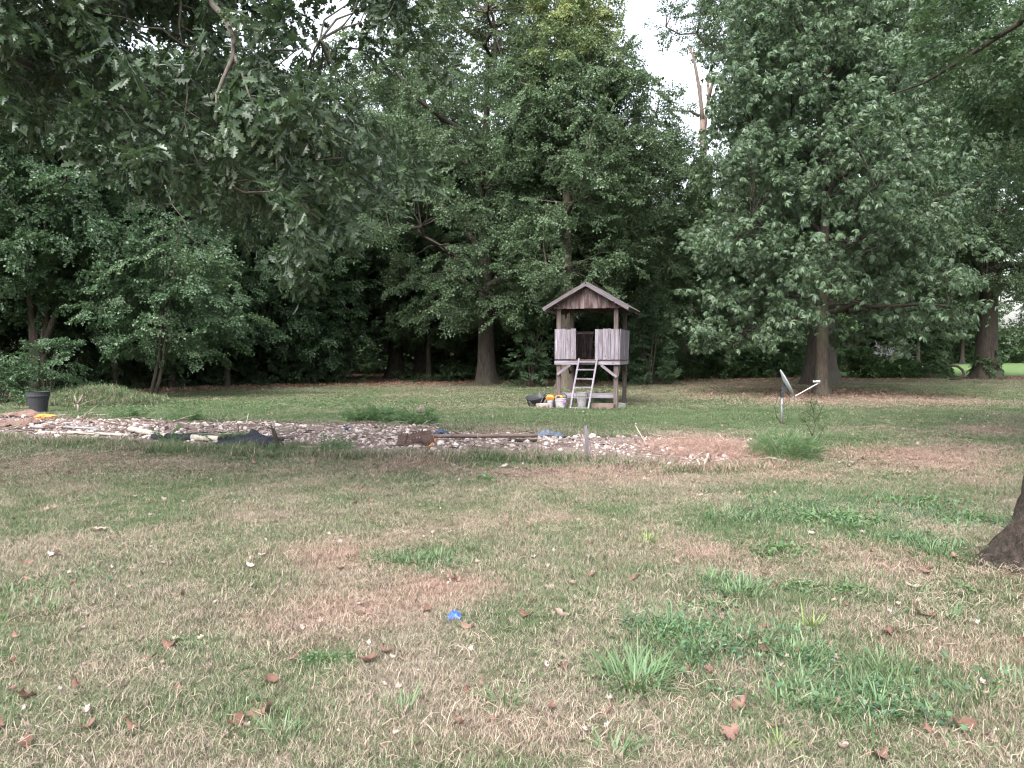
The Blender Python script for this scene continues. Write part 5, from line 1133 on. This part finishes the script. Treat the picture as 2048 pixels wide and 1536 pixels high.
# ================================================================== TREES
def BX_(px, py): p = gp(px, py); return (float(p[0]), float(p[1]))
tree('broad_tree', 'tall broad tree with a flared trunk in the middle of the wood edge', BX_(972, 769), 16, .42, 3.3, 20.5, 6.3, 300, 12, 'tall', 1, 'tree', 'round', ar=.76, hgt=.62, flare=1.6, nl=16, bark='bark', scl=1.05,
     tint=lambda P: .35 * sstep(10, 18, P[:, 2]))
tree('vine_hung_tree', 'yellow topped tree standing directly behind the playhouse', BX_(1129, 778), 15, .30, 3.6, 16.4, 3.0, 150, 12, 'tall', 2, 'tree', 'round', ar=.76, hgt=.62, flare=1.5, nl=10, bark='bark_nut', off=(.6, 0), lean=(.25, 0),
     tint=lambda P: .55 * sstep(10.5, 15.5, P[:, 2]), lop=lambda x, y, z: not (abs(x - .1) < .9 and y < .3 and z < 8) and not (x > 1.6 and z > 12.5))
tree('wood_edge_tree', 'dense dark tree between the playhouse tree and the dead snag', BX_(1298, 764), 13, .24, 1.6, 14.2, 2.5, 120, 13, 'tall', 3, 'tree', 'round', ar=.76, hgt=.62, nl=10, scl=1.05)
tree('wood_edge_tree', 'tree behind the broad tree on its left with open sky above', BX_(846, 758), 15, .40, 4.5, 18.3, 3.8, 140, 8.5, 'tall', 4, 'tree', 'round', ar=.76, hgt=.62, nl=10, bark='bark_dark', scl=1.1)
tree('wood_edge_tree', 'tall tree on the dark trunk left of the broad tree', BX_(792, 758), 14, .42, 5.0, 14.5, 4.2, 140, 10, 'tall', 5, 'tree', 'round', ar=.76, hgt=.62, nl=10, bark='bark_dark', scl=1.1, off=(-1, 0))
# wood edge at the left
ED = [(615, 768, 10.7, .11, 1.0, 3.2, 'leafy maple reaching lowest over the lawn left of the broad tree'), (530, 770, 11.7, .14, 1.3, 4.0, 'maple next left of the lowest hanging one'), (455, 775, 11.7, .13, 2.0, 4.3, 'maple behind the middle of the left wood edge'),
      (345, 778, 11.2, .14, 2.1, 4.2, 'maple above the twin leaning trunks'), (232, 782, 10.2, .12, 2.0, 3.8, 'slim trunked maple left of the twin leaning trunks')]
for i, (px, py, H, r, z0, rad, lb) in enumerate(ED):
    tree('maple_tree', lb, BX_(px, py - 2), H, r, z0, H + 2.5, rad, 165, 12, 'maple', 30 + i, 'maple', 'edge', nl=10, bark='bark', flare=1.4, group='maples along the left wood edge', scl=.95)
def multi_tree(name, label, loc, stems, z0, z1, rad, ncl, per, kind, seed, off=(0, 0)):
    e = tree(name, label, loc, 9, .15, z0, z1, rad, ncl, per, kind, seed, 'tree', 'edge', off=off, nl=8, bark='bark')
    for s in stems:
        mb = MB(); mb.tube([np.array(p) for p in s[0]], np.linspace(s[1], s[1] * .5, len(s[0])), 9); mb.build('trunk', M['bark'], e, True)
    return e
s_ = BX_(68, 790)
multi_tree('forked_tree', 'many stemmed tree with a slanting trunk behind the black tub', s_, [([(.1, .0, 0), (.15, 0, 1.5), (.0, 0, 3.0), (-.1, 0, 5), (.2, .3, 8)], .17), ([(.25, .1, 0), (.42, .0, 2.2), (.62, 0, 3.4), (.75, 0, 5.6), (1.4, 0, 8)], .13), ([(.30, 0, 1.4), (.9, -.1, 2.9), (1.6, -.2, 4.0), (2.4, -.3, 4.9), (3.6, -.3, 5.6)], .12)], 3.7, 13, 4.2, 170, 14, 'maple', 41, (.6, 0))
twin = BX_(300, 796); e = empty('twin_trunk', (twin[0], twin[1], g_(*twin)), 0, 'pair of leaning bare trunks joined at the foot in the left wood edge', 'tree')
for pts in ([(0, 0, -.1), (.12, 0, .5), (.28, .1, 1.3), (.35, .3, 3), (.3, .5, 6)], [(.10, .05, -.1), (.3, .05, .6), (.42, .1, 1.2), (.62, .2, 3), (.9, .5, 6)]):
    mb = MB(); mb.tube(pts, (.075, .062, .055, .045, .03), 8); mb.build('trunk', M['bark_dark'], e, True)
cl = crown_points(np.random.default_rng(3), 1.6, 6.5, 1.9, 40, 'round'); P, Rr, S_ = boughs_at(np.random.default_rng(4), cl + (.5, .4, 0), 10, (.5, .4), .8, .5, .9); scatter('crown', P, Rr, S_, B['maple'], None, e, 5)
# small saplings hanging over the tub
shrub('understorey_shrub', 'leafy young maple hanging over the black tub', BX_(100, 808), 1.1, .8, 2.0, 75, 'maple', 43, 'shrub', .75, 5)
shrub('understorey_shrub', 'leafy low growth at the foot of the wood left of the tub', BX_(10, 806), 1.2, .8, 1.3, 70, 'maple', 44, 'shrub', .7, 5)
shrub('understorey_shrub', 'low leafy boughs at the foot of the maple reaching lowest', BX_(590, 764), 1.5, 1.0, 2.2, 100, 'maple', 45, 'shrub', .8, 5)
shrub('understorey_shrub', 'pale green shrub low in the wood left of the broad trunk', BX_(905, 757), 1.7, 1.2, 4.0, 130, 'ivy', 46, 'shrub', 1.9, 5, tint=.3)
shrub('understorey_shrub', 'leafy shrub left of the playhouse posts', BX_(1062, 774), 1.1, .8, 3.6, 190, 'maple', 47, 'shrub', .55, 5, tint=.1)
shrub('understorey_shrub', 'drooping green shrub seen right of the playhouse', BX_(1298, 770), 1.5, 1.0, 4.3, 200, 'maple', 48, 'shrub', .7, 6)

# dead snag with bare forks
sn = gp(1376, 757); sY = sn[1]; e = empty('dead_tree', (sn[0], sn[1], g_(*sn)), 0, 'reddish dead tree with bare broken forks against the sky', 'dead tree')
def SP(pts, r0_, r1_, name, mat):
    mb = MB(); P = []
    for q in pts: w = at(q[0], q[1], sY + (q[2] if len(q) > 2 else 0)); P.append((w[0] - sn[0], w[1] - sn[1], w[2]))
    mb.tube(P, np.linspace(r0_, r1_, len(P)), 9, .08, rg=np.random.default_rng(4)); return mb.build(name, M[mat], e, True)
SP([(1372, 760), (1374, 740), (1376, 700), (1382, 650), (1390, 580), (1396, 480), (1404, 380), (1407, 300), (1405, 240)], .40, .15, 'trunk', 'bark_red')
SP([(1405, 250), (1403, 215), (1399, 180), (1392, 140), (1386, 110), (1378, 96)], .13, .05, 'limb', 'bark_red'); SP([(1408, 270), (1412, 230), (1418, 190), (1414, 150)], .11, .06, 'limb', 'bark_red'); SP([(1417, 200), (1425, 165), (1434, 143)], .10, .05, 'limb', 'bark_red')
SP([(1399, 232), (1380, 222), (1345, 221)], .09, .035, 'limb', 'bark_red'); SP([(1420, 210), (1433, 180)], .08, .05, 'limb', 'bark_red'); SP([(1401, 188), (1402, 170)], .07, .04, 'limb', 'bark_red')
rg = np.random.default_rng(12); n = 520; t = rg.random(n) ** .8; yy_ = 655 - t * 340; P = []
for k in range(n):
    w = at(1384 + t[k] * 20, yy_[k], sY); a = rg.uniform(0, 6.28); r_ = .40 + .25 * rg.random(); P.append((w[0] - sn[0] + math.cos(a) * r_, w[1] - sn[1] + math.sin(a) * r_, w[2]))
scatter('ivy', P, np.stack([rg.normal(-.9, .4, n), rg.normal(0, .4, n), rg.uniform(0, 6.28, n)], 1), rg.uniform(.8, 1.6, n), B['ivy'], None, e, 13)
# chestnut in front
ch = tree('chestnut_tree', 'chestnut with long drooping leaves beside the satellite dish', BX_(1643, 790), 13.5, .225, 1.7, 18.5, 4.35, 370, 10.5, 'nut', 50, 'chestnut', 'full', flare=1.55, nl=18, bark='bark_nut', off=(-.1, 0), ar=.75, hgt=.5, scl=.95, mind=.75,
     lop=lambda x, y, z: (x > -3.4 or z < 6.3 or z > 13) and z > 2.0 + 1.5 * (abs(x) < 1.3) - .1 * (x < -1.5) + (1.0 if (y < -.5 and abs(x) < 2) else 0) and not (x > 2.6 and z < 2.6 and rng.random() < .5))
NL = [nut_leaf('chestnut_leaf', 900 + i, M['nut']).data for i in range(6)]; rg = np.random.default_rng(14)
cp = crown_points(np.random.default_rng(15), 1.5, 9, 4.2, 290, 'edge', mind=.35)
for k in range(285):
    c0 = cp[k % len(cp)]; f = math.hypot(c0[0], c0[1] + .001); a = math.atan2(c0[0], c0[1]); c0 = np.array((c0[0], -abs(c0[1]), c0[2])); az = math.atan2(-c0[0], -(-c0[1])) 
    o = link('leaf', NL[k % 6], ch); o.location = (c0[0] * 1.02, c0[1] * 1.05 - .2, max(1.5, c0[2]) + 1.5 * (abs(c0[0]) < 1.3)); o.rotation_euler = (rg.uniform(-.9, -.1), rg.normal(0, .3), pi + rg.normal(0, .9)); s0 = rg.uniform(.9, 1.25); o.scale = (s0, s0, s0)
tree('great_oak', 'great oak with a thick flared trunk behind the chestnut', BX_(1641, 770), 17, .62, 5.5, 22, 7.0, 270, 10.5, 'tall', 51, 'oak', 'round', ar=.76, hgt=.62, flare=1.5, nl=18, bark='bark', scl=1.1, off=(2.5, 0), lop=lambda x, y, z: x > -3.4 or z > 30)
tree('ivy_clad_tree', 'tree with a thick coat of ivy on its trunk at the right', BX_(1876, 758), 16, .46, 6.5, 19, 5.2, 190, 9, 'tall', 52, 'tree', 'round', ar=.76, hgt=.62, nl=12, bark='bark_dark', ivy=(8.5, 140), scl=1.05)
tree('ivy_footed_tree', 'big dark trunked tree rightmost at the far lawn edge', BX_(1972, 759), 17, .56, 4.6, 20, 6.0, 230, 9, 'tall', 53, 'tree', 'round', ar=.76, hgt=.62, flare=1.6, nl=16, bark='bark_dark', ivy=(1.6, 50), scl=1.05, off=(.8, 0))
tree('tall_oak', 'tall tree whose leafy top hangs into the open sky left of the chestnut', BX_(1530, 752), 22, .42, 9, 27, 5.9, 200, 9, 'tall', 54, 'tree', 'round', ar=.76, hgt=.62, nl=12, bark='bark_red', scl=1.15, off=(-.6, 0), lop=lambda x, y, z: x > -1.2 - (z > 20.3) * 9)
tree('slim_tree', 'slim dark tree between the dead snag and the chestnut', BX_(1490, 754), 14, .22, 4.2, 12.5, 2.0, 70, 14, 'tall', 55, 'tree', 'round', nl=9, bark='bark_dark', scl=1.1)

# ---- trees of the deep wood: four kinds, copied
prot = []
for i, (H, r, z0, rad, n) in enumerate(((15, .28, 4.2, 4.4, 120), (17, .34, 5.0, 5.0, 130), (12, .16, 3.6, 3.6, 90), (10, .11, 3.2, 2.8, 65))):
    prot.append(dict(H=H, r=r, z0=z0, rad=rad, n=n))
rg = np.random.default_rng(20); spots = []
def wood_line(x): return float(np.interp(x, [-30, -22, -17, -13, -9, -5, 2, 8, 13], [20, 23.5, 28.5, 32.5, 35.5, 36.5, 40, 42, 44]))
LAB = ('tall straight tree deep in the dark wood', 'big crowned tree deep in the dark wood', 'middling tree inside the dark wood', 'thin young tree inside the dark wood')
protos = [None] * 4
tries = 0
while len(spots) < 100 and tries < 9000:
    tries += 1; Y = rg.uniform(22, 92); X = rg.uniform(-.95, .62) * Y
    wl_ = wood_line(X) if X < 13 else 48 + (X - 13) * .8
    if Y < wl_ + 1.5: continue
    if X > 13 and (X > Y * .60): continue
    if X > 13 + (Y - 46) * .25 and Y < 80: continue
    if X / Y < -.5 and Y > 46 and rg.random() < .75: continue
    if any(math.hypot(X - a, Y - b) < 2.6 for a, b, _ in spots): continue
    if Y > wl_ + 26 and rg.random() < .45: continue
    spots.append((X, Y, 0 if Y > wl_ + 9 else 1))
def smax_(X, Y, H):
    px_ = 1024 + X / Y * F; ytop = 350 if not 1230 < px_ < 1440 else 440
    return (1.6 + (700 - ytop + rg.uniform(-60, 90)) / F * Y) / (H + 3.5)
for i, (X, Y, near_) in enumerate(spots):
    k = int(rg.choice([2, 3, 0, 1], p=[.38, .30, .17, .15])) if near_ else int(rg.choice([0, 1, 2], p=[.4, .4, .2]))
    if protos[k] is None:
        q = prot[k]; protos[k] = tree('woodland_tree', LAB[k], (X, Y), q['H'], q['r'], q['z0'], q['H'] + 3.5, q['rad'], q['n'], 13, 'wood', 70 + k, 'tree', 'round' if k < 2 else 'edge', nl=8, bark='bark_dark', group='trees of the dark wood', nsub=False, ar=1.0, hgt=.7, mind=1.0); s_0 = min(1.0, max(.5, smax_(X, Y, q['H']))); protos[k].scale = (s_0, s_0, s_0)
    else:
        smax = smax_(X, Y, prot[k]['H'])
        copy_tree(protos[k], (X, Y), rg.uniform(0, 6.28), min(rg.uniform(.8, 1.18), max(.5, smax)))
# trees beyond the bright field on the right
fl = None
for i, (X, Y, s) in enumerate([(34 + i * 6.5 + rg.uniform(-2, 2), 98 + rg.uniform(-5, 8) - i * .5, rg.uniform(.8, 1.2)) for i in range(12)] + [(20 + i * 7, 84 + i * 1.5, .9) for i in range(3)]):
    copy_tree(protos[i % 4], (X, Y), rg.uniform(0, 6), s * (1.0 if i % 4 < 2 else 1.3), 'tree standing beyond the bright field at the right', 'trees beyond the bright field')

# undergrowth of the wood, uncountable
n = 5200; Y = rg.uniform(21, 70, n * 3); X = rg.uniform(-.95, .6, n * 3) * Y; wl_ = np.array([wood_line(a) if a < 13 else 47 for a in X]); k = (Y > wl_ + .3) & ((Y < wl_ + 7) | (rg.random(len(Y)) < .35)) & ~((X > 13) & (X > Y * .42)); k &= ~((X / Y > -.215) & (X / Y < -.10) & (rg.random(len(Y)) < .75)); X, Y = X[k][:n], Y[k][:n]; n = len(X)
zz_ = gz_arr(X, Y) + rg.random(n) ** 2.2 * np.where(Y > np.array([wood_line(a) for a in X]) + 5, 2.4, .9)
o = scatter('undergrowth', np.stack([X, Y, zz_ + .05], 1), np.stack([rg.normal(.1, .4, n), rg.normal(0, .4, n), rg.uniform(0, 6.28, n)], 1), rg.uniform(.35, .9, n), B['wood'], {'tint': rg.random(n) * .5}, None, 31); tag(o, 'dark leafy undergrowth filling the floor of the wood', 'undergrowth', kind='stuff')
n = 5000; Y = rg.uniform(50, 96, n); X = rg.uniform(-1.0, .42, n) * Y; zz_ = rg.random(n) ** 1.3 * 7; zz_ = np.where(X / Y < -.60, zz_ * .15, zz_)
o = scatter('far_undergrowth', np.stack([X, Y, zz_], 1), np.stack([rg.normal(.1, .5, n), rg.normal(0, .4, n), rg.uniform(0, 6.28, n)], 1), rg.uniform(1.2, 2.6, n), B['wood'], {'tint': rg.random(n) * .5 + .1}, None, 32); tag(o, 'thicket closing the back of the wood', 'thicket', kind='stuff')
n = 2600; X = rg.uniform(26, 110, n); Y = 96 + rg.uniform(-3, 8, n); zz_ = rg.random(n) ** 1.2 * 4.5
o = scatter('far_thicket', np.stack([X, Y, zz_], 1), np.stack([rg.normal(.1, .5, n), rg.normal(0, .4, n), rg.uniform(0, 6.28, n)], 1), rg.uniform(1.2, 2.4, n), B['wood'], {'tint': rg.random(n) * .4 + .15}, None, 33); tag(o, 'dark thicket along the far side of the bright field', 'thicket', kind='stuff')

# hedge bushes on the right lawn edge
for i, (px, py, rx, h, n, t, lb) in enumerate([(1720, 757, 1.7, 1.75, 190, .25, 'yellow green bush right of the great oak trunk'), (1800, 757, 1.3, 1.25, 130, .1, 'rounded dark bush below the silvery dead twigs'), (1828, 757, .7, .8, 60, .1, 'low bush left of the ivy clad trunk'), (1760, 757, 1.2, .9, 110, .1, 'low dark bush between the yellow green and rounded ones'),
        (1560, 756, 1.8, 2.4, 170, .1, 'bush behind the satellite dish'), (1500, 757, 1.6, 1.9, 150, .0, 'dark bush left behind the satellite dish'), (1430, 758, 1.7, 2.2, 150, .05, 'dark bush right of the dead tree foot'), (1330, 760, 1.7, 2.0, 150, .0, 'dark bush left of the dead tree foot'), (1230, 763, 1.5, 1.8, 130, .0, 'dark bush behind the playhouse on its right')]):
    shrub('hedge_bush', lb, BX_(px, py), rx, 1.0, h, n, 'ivy', 760 + i, 'bush', 1.5, 6, 'bushes along the far lawn edge', t)
# silvery dead twigs
p = BX_(1762, 755); e = empty('dead_bush', (p[0], p[1] - 1.2, .15), 0, 'bush of bare silvery white twigs behind the hedge', 'dead bush'); M['silver'] = plain_mat('silvery_twig', (.60, .575, .60), .8, .3); mb = MB(); rg = np.random.default_rng(55)
mb.tube([(0, 0, 0), (0, 0, 1.0)], (.06, .04), 6)
for k in range(95):
    a = rg.uniform(0, 6.28); L = rg.uniform(.5, 1.15); el = rg.uniform(-.05, .75); p0 = np.array((rg.normal(0, .15), rg.normal(0, .1), 1.0 + rg.normal(0, .15))); p1 = p0 + np.array((math.cos(a) * math.cos(el), math.sin(a) * .5, math.sin(el))) * L; mb.tube(bez(p0, p1, .1, 4, rg, .2), np.linspace(.022, .008, 5), 4)
    for j in range(3): mb.tube([p0 + (p1 - p0) * rg.uniform(.4, .9), p1 + rg.normal(0, .18, 3)], (.012, .006), 3)
mb.build('twigs', M['silver'], e)
# curved bough lying on the lawn edge and a leaning post
v0 = gp(1895, 762); e = empty('bent_bough', (v0[0], v0[1], 0), 0, 'bare bough bent in a hoop between the two far trunks', 'branch'); sY = v0[1]; mb = MB(); P = [at(*q, sY) - np.array((v0[0], v0[1], 0)) for q in ((1893, 731), (1905, 731), (1916, 733), (1925, 740), (1928, 748), (1925, 753), (1917, 756), (1900, 759))]; mb.tube(P, (.05, .06, .065, .07, .07, .065, .06, .05), 8); mb.build('bough', M['bark_dark'], e, True)
v0 = gp(1992, 757); e = empty('leaning_post', (v0[0], v0[1], 0), 0, 'short dark post leaning right of the big dark trunk', 'post'); beam('post', e, (0, 0, -.1), (.13, 0, .75), .11, .11, M['bark_dark'])

# ---- near tree at the right edge: leaning trunk with root flare
nt = (4.03, 5.42); e = empty('near_tree', (nt[0], nt[1], 0), 0, 'rough dark trunk flaring into roots at the right frame edge', 'tree'); rg = np.random.default_rng(60)
sides = 150; zs = list(np.concatenate([[-.25, -.12], np.arange(-.06, 1.6, .035), np.linspace(1.7, 9, 24)])); V = []; Fc = []
def rdg(a, z):
    u = a * 7 + .5 * float(vnoise(z * 3, a * 2, 5)); n_ = float(vnoise(u * 1.3 % 57.2, z * 2.2 + 9, 3)); n2_ = float(vnoise(u * 3.1, z * 9, 8)); return .085 * (1 - abs(2 * n_ - 1)) ** 2 + .035 * n2_ - .04
for i, z in enumerate(zs):
    cxx = .14 * z + .008 * z * z; cyy = .04 * z
    for k in range(sides):
        a = 2 * pi * k / sides; fl_ = math.exp(-max(0, z + .02) / .24); lob = max(0, math.cos(2.5 * (a - pi * 1.02))) ** 2 * 1.15 + max(0, math.cos(2.5 * (a + 1.2))) ** 2 * .4 + max(0, math.cos(2 * (a - 1.2))) ** 2 * .4
        r_ = .37 * (1 - z * .05) * (1 + fl_ * (.5 + lob)) * (1 + .04 * math.sin(7 * a + z * 2) + rdg(a, z)); V.append((cxx + math.cos(a) * r_, cyy + math.sin(a) * r_, z))
for i in range(len(zs) - 1):
    for k in range(sides): k2 = (k + 1) % sides; Fc.append((i * sides + k, i * sides + k2, (i + 1) * sides + k2, (i + 1) * sides + k))
mk('trunk', V, Fc, M['bark_near'], True, parent=e)
cl = crown_points(np.random.default_rng(61), 3.6, 11, 4.0, 150, 'round', mind=.7); cl = cl + (6.6, 5.6, 0)
P, Rr, S_ = boughs_at(np.random.default_rng(62), cl, 13, (6.6, 5.6), .6, .4, .72); scatter('crown', P, Rr, S_, B['maple'], None, e, 63)
mb = MB()
for t in (8, 40, 77, 100, 120, 140): mb.tube(bez((.62 + .0, .28, 6.0), cl[t % len(cl)], .05, 8, rg, .08), np.linspace(.14, .02, 9), 6)
for c in cl: 
    k = cl[[8, 40, 77, 100, 120, 140][int(rg.integers(6))] % len(cl)]
    if np.linalg.norm(c - k) < 3: mb.tube(bez(k, c, .05, 4, rg, .1), np.linspace(.03, .008, 5), 4)
mb.tube([(2.0, 2.0, 7.0), tuple(at(2040, 45, 11) - (nt[0], nt[1], 0)), tuple(at(1900, 135, 11.3) - (nt[0], nt[1], 0)), tuple(at(1850, 165, 11.6) - (nt[0], nt[1], 0)), tuple(at(1780, 190, 11.9) - (nt[0], nt[1], 0))], (.09, .045, .028, .02, .01), 7)
mb.build('limbs', M['bark_dark'], e, True)

# ---- overhanging oak, trunk just outside on the left
OT = (-8.6, 6.6); e = empty('overhanging_oak', (OT[0], OT[1], 0), 0, 'oak with large lobed leaves hanging over the upper left of the view', 'oak'); rg = np.random.default_rng(64)
tm, ax_ = trunk_mesh(rg, 12, .42, (.6, .3), 1.7); tm.build('trunk', M['bark'], e, True)
O3 = np.array((OT[0], OT[1], 0)); cl = []
def in_region(px, py):
    # leafy area of the oak in the picture's upper left
    edge_x = np.interp(py, [-400, 0, 60, 110, 160, 250, 330, 400, 450, 490], [800, 530, 510, 560, 670, 735, 765, 750, 670, 530]); low = np.interp(px, [-400, 0, 120, 250, 400, 520, 640, 720, 790], [120, 170, 215, 300, 400, 440, 470, 450, 400])
    return px < edge_x and py < low
tries = 0
while len(cl) < 300 and tries < 20000:
    tries += 1; px = rg.uniform(-350, 800); py = rg.uniform(-420, 490); Y = rg.uniform(6.8, 11.5)
    if not in_region(px, py): continue
    if py > 120 and rg.random() < .12 + .0006 * (py - 120): continue
    w = at(px, py, Y)
    if all(np.linalg.norm(w - o) > .36 for o in cl[-250:]): cl.append(w)
for _ in range(16):
    px = rg.uniform(735, 800); py = rg.uniform(-160, 15); cl.append(at(px, py, rg.uniform(8, 10)))
for _ in range(70):
    a = rg.uniform(0, 6.28); q = rg.random() ** .5 * 4.5; cl.append(np.array((OT[0] + math.cos(a) * q, OT[1] + math.sin(a) * q, rg.uniform(6, 12))))
cl = np.array(cl) - O3
P, Rr, S_ = boughs_at(rg, cl, 5.5, (0, 0), .34, .26, .95); keep = np.ones(len(P), bool)
lw = P + O3; px_ = 1024 + lw[:, 0] / lw[:, 1] * F; py_ = HOR - (lw[:, 2] - CH) / lw[:, 1] * F
keep = ~((px_ > 575) & (px_ < 735) & (py_ < 95) & (py_ > -60)); P, Rr, S_ = P[keep], Rr[keep], S_[keep]      # an opening to the sky between the boughs
Rr[:, 0] -= .25; scatter('foliage', P, Rr, S_, B['oak'], {'tint': rg.random(len(P)) * .55}, e, 65)
OM = [mk('oak_leaf', *leaf_oak(1.0, .70, .1 + .04 * i, .05 + .09 * i), M['oak'], link_it=False, attrs={}) for i in range(6)]
for mm in OM:
    a_ = mm.attributes.new('lr', 'FLOAT', 'FACE'); a_.data.foreach_set('value', np.full(len(mm.polygons), rg.random(), np.float32))
lw = P + O3; vis = np.where((lw[:, 1] > 6.3) & (np.abs(lw[:, 0]) < lw[:, 1] * .68))[0]; vis = vis[np.argsort(lw[vis, 1])][:900]; vis = rg.choice(vis, 290, replace=False)
for i, k in enumerate(vis):
    o = link('leaf', OM[i % 6], e); o.location = tuple(P[k] + rg.normal(0, .09, 3)); o.rotation_euler = (rg.uniform(-1.4, .1), rg.normal(0, .6), rg.uniform(0, 6.28)); s0 = rg.uniform(.10, .15); o.scale = (s0, s0, s0)
lim = MB(); sec = []
def LP_(pts, r0_, r1_, mat=None):
    Q = [at(q[0], q[1], q[2] * (.88 if q[2] < 9 else .97)) - O3 for q in pts]; lim.tube(Q, np.linspace(r0_, r1_, len(Q)) * .55, 7, .08, rg=rg); sec.append(np.array(Q))
LP_([(-700, -500, 7.2), (-200, -420, 8), (200, -200, 8.3), (400, -40, 8.2), (425, 10, 8.1), (450, 35, 8.0), (468, 80, 7.9), (466, 115, 7.9), (445, 160, 7.85), (433, 190, 7.8), (433, 245, 7.8)], .09, .014)
LP_([(466, 105, 7.9), (485, 150, 7.9), (500, 195, 7.8), (515, 222, 7.8), (560, 250, 8)], .026, .010)
LP_([(470, 60, 7.9), (490, 110, 8.1), (510, 160, 8.3), (545, 140, 8.3), (590, 102, 8.4), (640, 80, 8.6)], .022, .007)
LP_([(360, -60, 8.8), (362, 10, 8.7), (358, 50, 8.7), (365, 90, 8.6)], .03, .012)
LP_([(-350, -250, 7.8), (-150, -20, 8.2), (-20, 95, 8.6), (60, 130, 9), (150, 175, 9.4), (240, 220, 9.8)], .14, .03)
LP_([(180, 40, 9), (275, 165, 8.9), (310, 175, 8.8), (345, 200, 8.7), (385, 228, 8.6), (440, 260, 8.7)], .022, .006)
LP_([(190, 225, 8.6), (230, 265, 8.6), (280, 300, 8.6), (330, 330, 8.6), (350, 345, 8.6)], .018, .006); LP_([(180, 220, 8.7), (200, 250, 8.7), (245, 285, 8.7), (300, 315, 8.7)], .014, .005)
LP_([(372, 130, 8.2), (375, 190, 8.1), (368, 240, 8.1), (380, 290, 8.0), (400, 335, 8.0), (455, 368, 8.2)], .014, .005); LP_([(330, 370, 8.3), (345, 410, 8.3), (365, 435, 8.3), (385, 480, 8.3), (450, 505, 8.4)], .014, .004)
LP_([(145, 0, 9), (175, 25, 9), (210, 40, 9), (232, 43, 9)], .012, .005); LP_([(0, 180, 9.3), (60, 200, 9.2), (120, 212, 9.1)], .012, .004); LP_([(0, 378, 9.8), (20, 400, 9.8), (45, 425, 9.8), (80, 445, 9.9)], .012, .004)
for q in ((-3.0, 2, 8.5), (2, 3, 9.5), (4.5, 2.0, 8.2), (0, -3, 9.5), (3, 4, 9.0), (6.5, 3.0, 7.2)): lim.tube(bez((.3, .15, 5.2 + abs(q[0]) * .2), q, .12, 7, rg, .1), np.linspace(.17, .03, 8), 7); sec.append(np.array(bez((.3, .15, 5.5), q, .12, 7)))
AL = np.concatenate(sec)
for c in cl:
    dd = np.linalg.norm(AL - c, axis=1) + np.maximum(0, c[2] - AL[:, 2]) * .6; k = int(np.argmin(dd))
    if dd[k] < 2.6: lim.tube(bez(AL[k], c, .10, 5, rg, .12), np.linspace(.012, .003, 6), 4, cap=False)
lim.build('limbs', M['bark_pale'], e, True)
